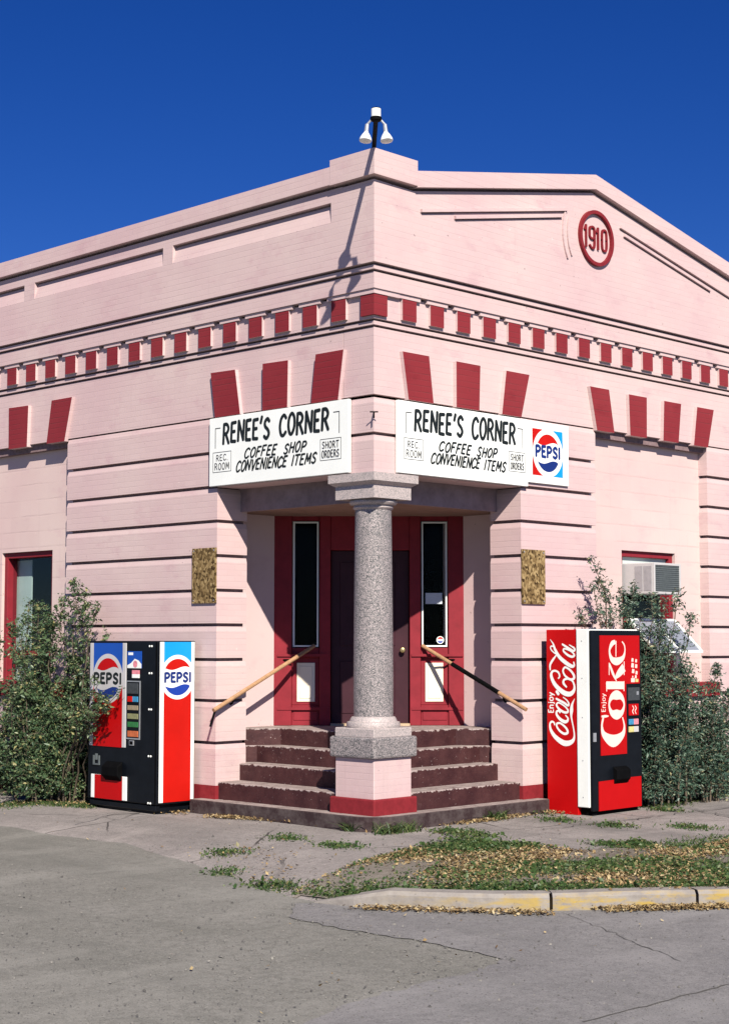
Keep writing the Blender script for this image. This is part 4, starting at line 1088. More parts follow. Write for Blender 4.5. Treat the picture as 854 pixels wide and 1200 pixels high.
# ---- shop signs
def shop_sign(F, ua, ub, z0, z1, lay, label, parent_group):
    mb = MB(); wbox(mb, F, min(ua, ub), max(ua, ub), 0.008, 0.05, z0, z1)
    s = mb.build('shop_sign', M['signwhite'], bevel=0.004)
    tag(s, label, 'sign', parent_group)
    W = abs(ub - ua); H = z1 - z0
    O = F(ua, 0.05, z0); U = Vector(F(math.copysign(1, ub - ua), 0, 0)); N = Vector(F(0, 1, 0)); V = Vector((0, 0, 1))
    def ink(): return Ink(O, U, V, N, 0.0015)
    k = ink()
    k.text("RENEE'S", lay['n1'][0] * W, lay['n1'][1] * W, 0.615 * H, 0.895 * H, 0.040, slant=0.05, gap=0.24, jit=0.035)
    k.build('lettering', M['ink'], s); k = ink()
    k.text("CORNER", lay['n2'][0] * W, lay['n2'][1] * W, 0.615 * H, 0.905 * H, 0.040, slant=0.05, gap=0.24, jit=0.035)
    k.build('lettering', M['ink'], s)
    k = ink()
    k.text("COFFEE", lay['c1'][0] * W, lay['c1'][1] * W, 0.365 * H, 0.50 * H, 0.0225, slant=0.34, gap=0.25, jit=0.05)
    k.build('lettering', M['ink'], s); k = ink()
    k.text("SHOP", lay['c2'][0] * W, lay['c2'][1] * W, 0.36 * H, 0.495 * H, 0.0225, slant=0.34, gap=0.28, jit=0.05)
    k.build('lettering', M['ink'], s); k = ink()
    k.text("CONVENIENCE", lay['d1'][0] * W, lay['d1'][1] * W, 0.18 * H, 0.325 * H, 0.0225, slant=0.30, gap=0.2, jit=0.05)
    k.build('lettering', M['ink'], s); k = ink()
    k.text("ITEMS", lay['d2'][0] * W, lay['d2'][1] * W, 0.18 * H, 0.32 * H, 0.0225, slant=0.30, gap=0.24, jit=0.05)
    k.build('lettering', M['ink'], s)
    k = ink(); r0, r1 = lay['r'][0] * W, lay['r'][1] * W
    k.text("REC.", r0 + 0.055, r1 - 0.05, 0.365 * H, 0.45 * H, 0.010, gap=0.3, jit=0.03)
    k.text("ROOM", r0 + 0.03, r1 - 0.03, 0.235 * H, 0.33 * H, 0.010, gap=0.3, jit=0.03)
    q0, q1 = lay['s'][0] * W, lay['s'][1] * W
    k.text("SHORT", q0 + 0.03, q1 - 0.03, 0.365 * H, 0.455 * H, 0.010, gap=0.28, jit=0.03)
    k.text("ORDERS", q0 + 0.025, q1 - 0.025, 0.235 * H, 0.33 * H, 0.010, gap=0.26, jit=0.03)
    k.build('lettering', M['thinink'], s)
    for x0, x1 in ((r0, r1), (q0, q1)):
        k = ink()
        for a, b in (((x0, .20), (x1, .20)), ((x1, .20), (x1, .49)), ((x1, .49), (x0, .49)), ((x0, .49), (x0, .20))):
            k.ribbon([(a[0], a[1] * H, 0.006), (b[0], b[1] * H, 0.006)])
        k.build('border', M['thinink'], s)
    bl, br = lay['b']
    for x, e in ((bl * W, 0.085), (br * W, -0.085)):
        k = ink(); k.ribbon([(x, 0.555 * H, 0.010), (x, 0.845 * H, 0.010)]); k.ribbon([(x, 0.845 * H, 0.010), (x + e, 0.845 * H, 0.010)]); k.build('corner_mark', M['thinink'], s)
    return s
shop_sign(L_, 2.545, 0.32, 3.60, 4.372, dict(n1=(.105, .455), n2=(.525, .87), c1=(.266, .50), c2=(.555, .71), d1=(.204, .575), d2=(.61, .78), r=(.03, .169), s=(.813, .952), b=(.047, .94)),
          'white hand lettered shop sign on the left wall, left of the column capital', 'hand lettered shop signs over the porch')
shop_sign(R_, 0.315, 2.455, 3.60, 4.362, dict(n1=(.115, .475), n2=(.545, .893), c1=(.29, .53), c2=(.582, .738), d1=(.23, .60), d2=(.637, .808), r=(.04, .177), s=(.842, .974), b=(.055, .955)),
          'white hand lettered shop sign touching the square sign with the round emblem', 'hand lettered shop signs over the porch')
ps = MB(); wbox(ps, R_, 2.46, 3.235, 0.004, 0.03, 3.655, 4.362)
psg = ps.build('emblem_sign', M['signwhite'], bevel=0.003)
tag(psg, 'square white soft drink sign with a red and blue round emblem beside the lettered sign', 'sign')
O, U, N, V = R_(0, 0.03, 0), Vector((1, 0, 0)), Vector((0, -1, 0)), Vector((0, 0, 1))
ec = (2.845, 4.012); er = 0.265
b = Ink(O, U, V, N, 0.0010)
b.poly([(2.56, 3.745), (2.73, 3.745)] + [(x, y) for x, y in arc(ec, er + 0.015, 250, 110, 20)] + [(2.73, 4.28), (2.56, 4.28)])
b.build('red_corner_band', M['pepred'], psg)
b = Ink(O, U, V, N, 0.0010)
b.poly([(3.12, 3.745), (3.12, 4.28), (2.96, 4.28)] + [(x, y) for x, y in arc(ec, er + 0.015, 70, -70, 20)] + [(2.96, 3.745)])
b.build('blue_corner_band', M['cyan'], psg)
globe(psg, O, U, V, N, ec, er, -9, 9, M['signwhite'], M['pepred'], M['navy'], M['navy'], 0.035, 3.965, 4.085, 2.618, 3.07)

# ---- blue and red drinks machine on the left
pm = thing('vending_machine', 'tall black drinks machine with red, white and blue panels beside the left shrub', 'vending machine', group='drinks machines against the walls')
X0, X1, Y0, Y1 = -0.6, -0.06, 2.75, 4.02
cb = MB(); cb.box(X0, X1, Y0, Y1, 0.055, 1.86); cab = cb.build('cabinet', M['black'], pm, bevel=0.012, seg=2)
pb = MB(); pb.box(X0 + 0.06, X1, Y0 + 0.05, Y1 - 0.06, -0.06, 0.055); pb.box(X0 + 0.01, X0 + 0.07, Y0 + 0.02, Y1 - 0.03, -0.015, 0.045); pb.build('kick_plate', M['black'], pm, bevel=0.006)
def FP(u, o, z): return (X0 - o, -u, z)      # front, u = -y
def prect(name, r, o0, o1, mat, bev=0.0):
    mb = MB(); wbox(mb, FP, r[0], r[2], o0, o1, r[1], r[3]); return mb.build(name, mat, pm, bevel=bev)
prect('front_panel', (-3.988, 0.659, -3.307, 1.835), -0.01, 0.010, M['greywhite'], 0.004)
OF, UF, VF, NF = FP(0, 0.010, 0), Vector((0, -1, 0)), Vector((0, 0, 1)), Vector((-1, 0, 0))
k = Ink(OF, UF, VF, NF, 0.001); k.poly([(-3.915, 1.43), (-3.368, 1.43), (-3.368, 1.835), (-3.915, 1.835)]); k.build('blue_field', M['frontblue'], pm)
k = Ink(OF, UF, VF, NF, 0.001); k.poly([(-3.915, 0.659), (-3.368, 0.659), (-3.368, 1.43), (-3.915, 1.43)]); k.build('red_field', M['frontred'], pm)
globe(pm, OF, UF, VF, NF, (-3.642, 1.43), 0.283, -3.988, -3.307, M['greywhite'], M['frontred'], M['navy'], M['ink'], 0.033, 1.378, 1.487, -3.905, -3.385)
prect('lower_panel', (-3.94, 0.068, -3.274, 0.335), -0.01, 0.012, M['white'], 0.004)
k = Ink(FP(0, 0.012, 0), UF, VF, NF, 0.001); k.poly([(-3.868, 0.068), (-3.348, 0.068), (-3.348, 0.335), (-3.868, 0.335)]); k.build('lower_red_field', M['frontred'], pm)
prect('selection_strip', (-3.30, 0.759, -3.047, 1.413), -0.01, 0.008, M['galv'])
prect('selection_strip', (-3.285, 0.775, -3.062, 1.40), 0.0, 0.0095, M['black'])
for r, mt in (((-3.272, 1.267, -3.078, 1.385), 'lab_dark'), ((-3.269, 1.176, -3.18, 1.237), 'pepred'), ((-3.178, 1.176, -3.077, 1.237), 'lab_blue'), ((-3.267, 1.084, -3.075, 1.137), 'lab_tan'), ((-3.265, 0.985, -3.073, 1.045), 'lab_olive'), ((-3.263, 0.894, -3.071, 0.953), 'lab_green'), ((-3.261, 0.786, -3.07, 0.853), 'lab_orange')):
    prect('selection_button', r, 0.0, 0.016, M[mt], 0.003)
pic = prect('picture_plate', (-3.286, 1.554, -3.029, 1.744), -0.005, 0.006, M['frontblue'])
k = Ink(FP(0, 0.006, 0), UF, VF, NF, 0.001); k.poly([(-3.286, 1.554), (-3.029, 1.554), (-3.029, 1.60), (-3.08, 1.64), (-3.15, 1.66), (-3.22, 1.61), (-3.286, 1.585)]); k.poly([(-3.27, 1.70), (-3.18, 1.70), (-3.18, 1.73), (-3.27, 1.73)]); k.build('picture_plate', M['white'], pm)
k = Ink(FP(0, 0.006, 0), UF, VF, NF, 0.0025); k.poly(arc((-3.14, 1.60), 0.04, 0, 360, 14)[:-1]); k.build('picture_plate', M['lab_pink'], pm)
prect('price_tag', (-3.197, 1.445, -3.068, 1.487), -0.005, 0.008, M['white']); prect('price_tag', (-3.197, 1.487, -3.068, 1.532), -0.005, 0.008, M['lab_pink'])
prect('coin_return', (-3.232, 0.691, -3.155, 0.746), -0.005, 0.012, M['galv']); prect('coin_return', (-3.222, 0.70, -3.165, 0.738), 0.0, 0.014, M['blackmatte'])
lt = MB()
for r in ((-3.902, 0.442, -3.885, 0.55), (-3.80, 0.442, -3.784, 0.55), (-3.885, 0.442, -3.80, 0.458), (-3.86, 0.50, -3.83, 0.57)): wbox(lt, FP, r[0], r[2], 0.0, 0.016, r[1], r[3])
lt.build('latch', M['darkgrille'], pm)
ch = MB(); ch.prism([FP(-3.66, 0.0, 0.50), FP(-3.66, 0.075, 0.44), FP(-3.66, 0.075, 0.34), FP(-3.66, 0.0, 0.27)], [FP(-3.36, 0.0, 0.50), FP(-3.36, 0.075, 0.44), FP(-3.36, 0.075, 0.34), FP(-3.36, 0.0, 0.27)])
ch.build('delivery_chute', M['blackmatte'], pm, bevel=0.006)
for z in (1.80, 1.50, 1.10, 0.585, 0.07):
    for u in (-2.89, -2.85): bo = MB(); bo.lathe([(0.012, 0), (0.012, 0.006), (0.006, 0.010)], FP(u, 0.0, z), 8, axis=NF); bo.build('bolt', M['white'], pm)
tr = MB(); wbox(tr, FP, -2.775, -2.757, 0.0, 0.006, 0.07, 1.85); tr.build('edge_trim', M['blackmatte'], pm)
# side
def SPn(u, o, z): return (u, Y0 - o, z)
def srect(name, r, o0, o1, mat):
    mb = MB(); wbox(mb, SPn, r[0], r[2], o0, o1, r[1], r[3]); return mb.build(name, mat, pm)
srect('side_panel', (-0.568, 0.078, -0.075, 1.848), -0.01, 0.004, M['white'])
OS, US, NS = SPn(0, 0.004, 0), Vector((1, 0, 0)), Vector((0, -1, 0))
k = Ink(OS, US, VF, NS, 0.001); k.poly([(-0.511, 1.456), (-0.122, 1.456), (-0.122, 1.848), (-0.511, 1.848)]); k.build('blue_field', M['cyan'], pm)
k = Ink(OS, US, VF, NS, 0.001); k.poly([(-0.511, 0.078), (-0.122, 0.078), (-0.122, 1.456), (-0.511, 1.456)]); k.build('red_field', M['pepred'], pm)
globe(pm, OS, US, VF, NS, (-0.318, 1.456), 0.248, -0.568, -0.075, M['white'], M['pepred'], M['blue'], M['navy'], 0.029, 1.405, 1.502, -0.502, -0.128)

# ---- red drinks machine on the right
cm = thing('vending_machine', 'bright red drinks machine with tall white script on its side, right of the steps', 'vending machine', group='drinks machines against the walls')
X0c, X1c, Y0c, Y1c = 2.64, 3.575, -0.75, -0.14
cb = MB(); cb.box(X0c, X1c, -0.565, Y1c, -0.055, 1.985); cb.build('cabinet', M['cokered'], cm, bevel=0.006)
dd = MB(); dd.box(X0c - 0.012, X1c, -0.725, -0.567, 0.04, 1.99); dd.build('door', M['white'], cm, bevel=0.008, seg=2)
df = MB(); df.box(X0c + 0.005, X1c + 0.005, -0.765, -0.725, 0.0, 1.975); df.build('door_face', M['black'], cm, bevel=0.012, seg=2)
kp = MB(); kp.box(X0c + 0.05, X1c - 0.03, -0.72, -0.56, -0.055, 0.042); kp.build('kick_plate', M['blackmatte'], cm)
YF = -0.765
def FC(a, o, z): return (a, YF - o, z)
def crect(name, r, o0, o1, mat, bev=0.0):
    mb = MB(); wbox(mb, FC, r[0], r[2], o0, o1, r[1], r[3]); return mb.build(name, mat, cm, bevel=bev)
gl = MB(); wprism(gl, FC, [(2.79, 0.60), (3.275, 0.60), (3.275, 1.378), (3.54, 1.378), (3.54, 1.92), (2.79, 1.92)], -0.005, 0.008)
gl.build('front_panel', M['frontred'], cm)
lw = MB(); wprism(lw, FC, [(2.745, 0.0), (3.545, 0.0), (3.545, 0.335), (3.275, 0.335), (3.25, 0.28), (3.07, 0.28), (3.045, 0.325), (2.745, 0.32)], -0.005, 0.008); lw.build('lower_panel', M['frontred'], cm)
ch = MB(); ch.prism([FC(3.02, 0.0, 0.47), FC(3.02, 0.06, 0.43), FC(3.02, 0.06, 0.33), FC(3.02, 0.0, 0.27)], [FC(3.27, 0.0, 0.47), FC(3.27, 0.06, 0.43), FC(3.27, 0.06, 0.33), FC(3.27, 0.0, 0.27)]); ch.build('delivery_chute', M['blackmatte'], cm, bevel=0.005)
k = Ink(FC(0, 0.008, 0), Vector((1, 0, 0)), VF, Vector((0, -1, 0)), 0.0012)
for i, st in enumerate(COKE):
    pts = [(u - 0.012, v, w) for u, v, w in st]
    k.ribbon(catmull(pts, 7, st[0] == st[-1]) if len(pts) > 2 else pts, st[0] == st[-1] and len(pts) > 2, cap=False)
k.build('lettering', M['palepink'], cm)
def vtext(txt, O, Upv, Vleft, N, u0, u1, v0, v1, w, mat):
    k = Ink(O, Upv, Vleft, N, 0.0012); k.text(txt, u0, u1, v0, v1, w, gap=0.25); k.build('lettering', mat, cm)
vtext('Enjoy', FC(0, 0.008, 0), Vector((0, 0, 1)), Vector((-1, 0, 0)), Vector((0, -1, 0)), 1.08, 1.28, -2.875, -2.805, 0.010, M['palepink'])
crect('coin_plate', (3.31, 1.19, 3.53, 1.335), -0.005, 0.010, M['lab_dark'])
crect('coin_plate', (3.47, 1.25, 3.51, 1.29), 0.0, 0.013, M['galv'])
crect('selection_button', (3.325, 1.02, 3.505, 1.15), -0.005, 0.014, M['cokered'], 0.003)
crect('selection_button', (3.322, 0.918, 3.41, 0.982), -0.005, 0.014, M['lab_blue'], 0.003); crect('selection_button', (3.414, 0.918, 3.50, 0.982), -0.005, 0.014, M['lab_pink'], 0.003)
crect('selection_button', (3.32, 0.834, 3.41, 0.898), -0.005, 0.014, M['lab_yellow'], 0.003); crect('selection_button', (3.414, 0.834, 3.50, 0.898), -0.005, 0.014, M['greywhite'], 0.003)
k = Ink(FC(0, 0.014, 0), Vector((0, 0, 1)), Vector((-1, 0, 0)), Vector((0, -1, 0)), 0.0012)
for v in (-3.40, -3.45): k.ribbon(catmull([(1.04, v, 0.012), (1.07, v + 0.02, 0.014), (1.10, v - 0.004, 0.014), (1.13, v + 0.018, 0.010)], 5))
k.build('button_mark', M['palepink'], cm)
crect('price_label', (3.37, 1.395, 3.44, 1.44), -0.004, 0.0095, M['palepink']); crect('price_label', (3.452, 1.395, 3.51, 1.43), -0.004, 0.0095, M['lab_yellow'])
for (u, v, s) in ((3.40, 1.645, .022), (3.47, 1.635, .02), (3.40, 1.585, .028), (3.47, 1.575, .024), (3.41, 1.52, .026), (3.475, 1.50, .022), (3.46, 1.455, .02), (3.40, 1.455, .012)):
    k = Ink(FC(0, 0.008, 0), Vector((1, 0, 0)), VF, Vector((0, -1, 0)), 0.0012)
    k.poly([(u - s, v - s * 0.8), (u + s * 0.8, v - s), (u + s, v + s * 0.7), (u - s * 0.6, v + s)])
    k.build('label_mark', M['palepink'], cm)
crect('lock', (2.655, 0.757, 2.70, 0.853), -0.004, 0.012, M['galv'])
# script on the side: u = -y, v = z
k = Ink((X0c, 0, 0), Vector((0, -1, 0)), VF, Vector((-1, 0, 0)), 0.0015)
for st in COLA:
    cl_ = st[0] == st[-1]
    k.ribbon(catmull(st, 6, cl_), cl_)
k.build('lettering', M['white'], cm)
vtext('Enjoy', (X0c, 0, 0), Vector((0, 0, 1)), Vector((0, 1, 0)), Vector((-1, 0, 0)), 1.06, 1.285, -0.235, -0.165, 0.0125, M['white'])
for z in (1.86, 1.45, 1.02, 0.55, 0.15): bl = MB(); bl.lathe([(0.006, 0), (0.006, 0.004), (0.003, 0.005)], (X0c - 0.012, -0.645, z), 8, axis=(-1, 0, 0)); bl.build('rivet', M['galv'], cm)

# ---- window air conditioner
ac = thing('air_conditioner', 'grey window air conditioner jutting from the right window above the shrub', 'air conditioner')
A0, A1, OZ0, OZ1 = 4.535, 5.115, 2.425, 2.805
cs = MB(); wbox(cs, R_, A0, A1, -0.30, 0.295, OZ0, OZ1); cs.build('casing', M['greywhite'], ac, bevel=0.01, seg=2)
fg = MB(); t = 0.03
wbox(fg, R_, A0, A0 + t, 0.29, 0.31, OZ0, OZ1); wbox(fg, R_, A1 - t, A1, 0.29, 0.31, OZ0, OZ1); wbox(fg, R_, A0 + t, A1 - t, 0.29, 0.31, OZ0, OZ0 + t); wbox(fg, R_, A0 + t, A1 - t, 0.29, 0.31, OZ1 - t, OZ1)
fg.build('frame', M['greywhite'], ac, bevel=0.004)
gr = MB()
wbox(gr, R_, A0 + t, A1 - t, 0.285, 0.297, OZ0 + t, OZ1 - t)
for i in range(13): z = OZ0 + t + 0.012 + i * 0.0245; wbox(gr, R_, A0 + t, A1 - t, 0.294, 0.304, z, z + 0.009)
gr.build('grille', M['darkgrille'], ac)
vb = MB()
for j in range(2):
    y0 = -0.02 - j * 0.13 - 0.01
    vb.box(A0 - 0.003, A0 + 0.01, y0 - 0.11, y0, OZ0 + 0.04, OZ1 - 0.04)
vb.build('side_vent', M['galv'], ac)

# ---- floodlight on its arm at the corner
fl = thing('floodlight', 'twin white floodlight bulbs on a long black arm out over the corner', 'floodlight')
tip = Vector((-0.95, -0.95, 6.86))
am = MB(); am.tube([(0.5, 0.5, 6.30), (0.5, 0.5, 6.80), (0.44, 0.44, 6.93), (0.2, 0.2, 6.945), (-0.3, -0.3, 6.925), tip - Vector((-0.03, -0.03, 0.0))], 0.024, 10); am.build('arm', M['blackmatte'], fl, smooth=True)
jb = MB(); jb.lathe([(0.045, -0.035), (0.055, -0.03), (0.055, 0.0), (0.05, 0.004)], tip, 20); jb.build('junction_box', M['blackmatte'], fl, smooth=True); jb = MB(); jb.lathe([(0.042, 0.082), (0.042, 0.092), (0.02, 0.098)], tip, 20); jb.build('cap_lid', M['blackmatte'], fl, smooth=True)
jw = MB(); jw.lathe([(0.047, 0.004), (0.047, 0.082)], tip, 20); jw.build('cap', M['white'], fl, smooth=True)
side = Vector((1, -1, 0)).normalized()
for s in (-1, 1):
    tl = tip + side * 0.05 * s + Vector((0, 0, -0.03)); el_ = tip + side * 0.085 * s + Vector((0, 0, -0.07))
    ax = (Vector((0, 0, -1)) + side * 0.10 * s + Vector((-0.12, -0.12, 0))).normalized()
    ho = MB(); ho.tube([tip + side * 0.03 * s + Vector((0, 0, -0.015)), tl, el_], 0.011, 8); ho.tube([el_, el_ + ax * 0.075], [0.019, 0.022], 10); ho.build('lamp_holder', M['galv'], fl, smooth=True)
    bu = MB(); bu.lathe([(0.018, 0.07), (0.022, 0.085), (0.042, 0.115), (0.058, 0.15), (0.061, 0.165), (0.058, 0.172), (0.03, 0.18), (0.004, 0.182)], el_, 20, axis=ax); bu.build('bulb', M['bulb'], fl, smooth=True)

# small hook on the corner above the capital
hk = MB(); hk.tube([(-0.002, 0.002, 4.19), (-0.06, -0.06, 4.19), (-0.06, -0.06, 4.13)], 0.008, 6); hk.tube([(-0.03, -0.09, 4.195), (-0.09, -0.03, 4.195)], 0.007, 6); hk.build('hook', M['blackmatte'], bld)

# ================================================================== PLANTS
def rand_unit(n):
    v = rng.normal(size=(n, 3)); return v / np.linalg.norm(v, axis=1, keepdims=True)
def leaves_mesh(name, P, size, mat, parent, aspect=0.5, up_bias=0.3):
    n = len(P)
    d = rand_unit(n); d[:, 2] = d[:, 2] * 0.7 - 0.15
    d /= np.linalg.norm(d, axis=1, keepdims=True)
    nn = rand_unit(n); nn[:, 2] += up_bias
    s = np.cross(d, nn); s /= np.linalg.norm(s, axis=1, keepdims=True) + 1e-9
    u = np.cross(s, d)
    L = size * np.clip(rng.lognormal(-0.05, 0.38, n), 0.35, 2.2)[:, None]; W = L * aspect * 0.5
    a = P; tip = P + d * L - u * L * 0.12
    l = P + d * L * 0.45 + s * W + u * L * 0.08; r = P + d * L * 0.45 - s * W + u * L * 0.08
    V = np.stack([a, l, tip, r], 1).reshape(-1, 3)
    i = np.arange(n)[:, None] * 4
    F = np.concatenate([np.hstack([i, i + 1, i + 2]), np.hstack([i, i + 2, i + 3])])
    return fast_mesh(name, V, F, mat, parent, 3)

def shrub(name, label, cat, stems, leafsize, mat, ntw, nleaf, spread, group=None, aspect=0.5, keepout=None, leader=0.7):
    root = thing(name, label, cat, group=group)
    br = MB(); P = []
    for (bx, by, tx, ty, tz, dens) in stems:
        b = np.array([bx, by, -0.06]); t = np.array([tx, ty, tz])
        n = 7; pts = []
        for i in range(n + 1):
            f = i / n
            p = b + (t - b) * f
            p[:2] = b[:2] + (t[:2] - b[:2]) * f ** 1.5
            p += rng.normal(0, 0.025, 3) * (0.3 + f) * (i > 0)
            pts.append(p)
        br.tube(pts, [0.015 * (1 - 0.8 * i / n) * (0.6 + tz * 0.25) for i in range(n + 1)], 5)
        H = tz + 0.06
        for j in range(int(ntw * H * dens)):
            f = rng.uniform(0.04, 1.0) ** 0.85
            if by - ty > 0.55 and f < 0.62: continue
            k = min(int(f * n), n - 1); p = pts[k] + (pts[k + 1] - pts[k]) * (f * n - k)
            ln = spread * rng.uniform(0.35, 1.0) * (1.0 - leader * f ** 2.2)
            az = rng.uniform(0, 2 * math.pi); el = rng.uniform(-0.1, 0.9)
            dr = np.array([math.cos(az) * math.cos(el), math.sin(az) * math.cos(el), math.sin(el)])
            q1 = p + dr * ln * 0.5 + np.array([0, 0, 0.02]); q2 = p + dr * ln + np.array([0, 0, -0.05 * ln / spread])
            if keepout and (keepout(q2) or keepout(q1)): continue
            if j % 3 == 0: br.tube([p, q1, q2], [0.004, 0.003, 0.0015], 3)
            m_ = rng.poisson(nleaf * (0.4 + ln / spread))
            t_ = rng.uniform(0.1, 1.05, m_)[:, None]
            P.append((1 - t_) ** 2 * p + 2 * t_ * (1 - t_) * q1 + t_ ** 2 * q2 + rng.normal(0, 0.020, (m_, 3)))
    P = np.concatenate(P)
    P = P[P[:, 2] > -0.04]
    if keepout: P = P[~np.array([keepout(p) for p in P])]
    br.build('branches', M['bark'], root)
    leaves_mesh('foliage', P, leafsize, mat, root, aspect)
    return root
def in_wall_or_box(p, boxes):
    if p[0] > -0.03 and p[1] > -0.03: return True
    for b in boxes:
        if b[0] < p[0] < b[1] and b[2] < p[1] < b[3] and p[2] < b[4]: return True
    return False
koL = lambda p: in_wall_or_box(p, [(-0.64, 0, 2.7, 4.06, 1.87)])
koR = lambda p: in_wall_or_box(p, [(2.5, 3.62, -0.79, 0, 2.0), (4.5, 5.15, -0.34, 0, 2.83)])
stL = []
for (ty, tz, tx, d) in ((4.66, 2.66, -.34, 1), (4.52, 2.42, -.30, 1), (4.80, 2.36, -.4, 1), (4.36, 2.28, -.3, .8), (4.12, 2.02, -.28, .8), (4.95, 2.2, -.5, 1.2), (5.15, 2.12, -.4, 1.2), (5.4, 2.34, -.35, 1.1), (5.62, 2.38, -.4, 1.0), (5.3, 2.05, -.7, 1.2), (5.85, 2.1, -.45, 1.1), (6.1, 1.9, -.5, 1.0), (6.35, 1.75, -.4, .5), (6.8, 1.3, -.5, .8), (7.2, 1.3, -.5, .8)):
    stL.append((-0.30 + rng.normal(0, .06), ty + rng.normal(0.1, .08), tx, ty, tz, d))
for i in range(46):
    ty = rng.uniform(4.45, 7.4); tz = rng.uniform(0.5, 1.75) * (1.0 if ty < 6.1 else 0.62); tx = rng.uniform(-1.0 if ty > 4.8 else -0.5, -0.2)
    stL.append((np.clip(tx + rng.normal(0.1, .1), -0.8, -.1), ty + rng.normal(0.0, .1), tx, ty, tz, 1.3))
for (ty, tz, tx) in ((3.22, 1.34, -.80), (3.36, 1.24, -.84), (3.5, 1.40, -.80), (3.62, 1.05, -.88), (3.45, 1.28, -.78), (3.7, 1.45, -.8), (3.30, 1.16, -.84), (3.75, 1.15, -.9), (3.6, 1.3, -.84), (3.85, 1.32, -.8)):
    stL.append((-0.40 + rng.normal(0, .10), 4.72 + rng.normal(0, .18), tx, ty, tz, 0.8 if ty < 3.5 else 0.5))
for i in range(12):
    ty = rng.uniform(4.36, 4.95); tx = rng.uniform(-0.85, -0.5); stL.append((tx * 0.8, ty + .08, tx, ty, rng.uniform(0.5, 1.25), 1.5))
shrub('shrub', 'large dark green shrub with loose upright shoots, left of the blue and red machine', 'shrub', stL, 0.038, M['leafL'], 36, 19, 0.36, 'shrubs against the walls', 0.5, koL)
stR = []
for (tx, tz, ty, d) in ((3.36, 2.80, -.30, 1), (3.24, 2.45, -.35, .9), (3.5, 2.6, -.3, .9), (3.12, 2.2, -.3, .7), (3.7, 2.45, -.35, 1.1), (3.95, 2.55, -.4, 1.1), (4.2, 2.42, -.48, 1.3), (4.45, 2.35, -.5, 1.4), (4.7, 2.38, -.55, 1.3), (4.9, 2.2, -.55, 1.1), (4.0, 2.2, -.5, 1.2), (4.3, 2.05, -.6, 1.3), (5.2, 1.75, -.35, .6), (5.05, 1.5, -.5, .8)):
    stR.append((tx * 0.5 + 2.05 + rng.normal(0, .06), -0.40 + rng.normal(0, .06), tx, ty, tz, d))
for i in range(34):
    tx = rng.uniform(3.7, 5.2); tz = rng.uniform(0.45, 1.6); ty = rng.uniform(-1.0, -0.2)
    stR.append((np.clip(tx + rng.normal(0, .1), 3.75, 5.4), np.clip(ty + rng.normal(.1, .1), -.8, -.1), tx, ty, tz, 1.85))
shrub('shrub', 'tall grey green shrub under the air conditioner, crowding the right side of the red machine', 'shrub', stR, 0.035, M['leafR'], 33, 19, 0.32, 'shrubs against the walls', 0.42, koR)
stS = []
for i in range(24):
    tx = rng.uniform(5.45, 6.9); tz = rng.uniform(0.35, 1.35); ty = rng.uniform(-0.75, -0.15)
    stS.append((tx + rng.normal(0, .08), ty + 0.02, tx, ty, tz, 1.0))
shrub('shrub', 'lower ragged shrub beneath the right end of the right window red sill', 'shrub', stS, 0.035, M['leafR'], 30, 15, 0.30, 'shrubs against the walls', 0.42, koR)

# ================================================================== LITTER, GRASS, PEBBLES
def ground_z(x, y):
    return np.where(inside(x, y, lim), walk_z(x, y), GZ + 0.006)
def sample_poly(poly, n):
    P = np.array(poly); lo, hi = P.min(0), P.max(0); out = np.zeros((0, 2))
    while len(out) < n:
        q = rng.uniform(lo, hi, (n * 2, 2)); out = np.concatenate([out, q[inside(q[:, 0], q[:, 1], poly)]])
    return out[:n]
def along(line, n, w):
    P = np.array(line); seg = np.linalg.norm(np.diff(P, axis=0), axis=1); c = np.concatenate([[0], np.cumsum(seg)])
    t = rng.uniform(0, c[-1], n); x = np.interp(t, c, P[:, 0]); y = np.interp(t, c, P[:, 1])
    return np.stack([x, y], 1) + rng.normal(0, w, (n, 2))
def flat_leaves(name, Q, size, mat):
    n = len(Q); z = ground_z(Q[:, 0], Q[:, 1]) + rng.uniform(0.004, 0.03, n)
    P = np.column_stack([Q, z]); a = rng.uniform(0, 6.28, n)
    d = np.column_stack([np.cos(a), np.sin(a), rng.normal(0, 0.35, n)]); s = np.column_stack([-np.sin(a), np.cos(a), rng.normal(0, 0.35, n)])
    L = size * rng.uniform(0.5, 1.3, n)[:, None]; W = L * rng.uniform(0.25, 0.45, n)[:, None]
    up_ = np.array([0, 0, 1.0]); cu = rng.uniform(0.0, 0.35, n)[:, None]
    V = np.stack([P - d * L * .5 + up_ * L * cu * .3, P + s * W, P + d * L * .5 + up_ * L * cu, P - s * W + up_ * L * cu * .3], 1).reshape(-1, 3)
    i = np.arange(n)[:, None] * 4
    F = np.concatenate([np.hstack([i, i + 1, i + 2]), np.hstack([i, i + 2, i + 3])])
    return fast_mesh(name, V, F, mat, None, 3)
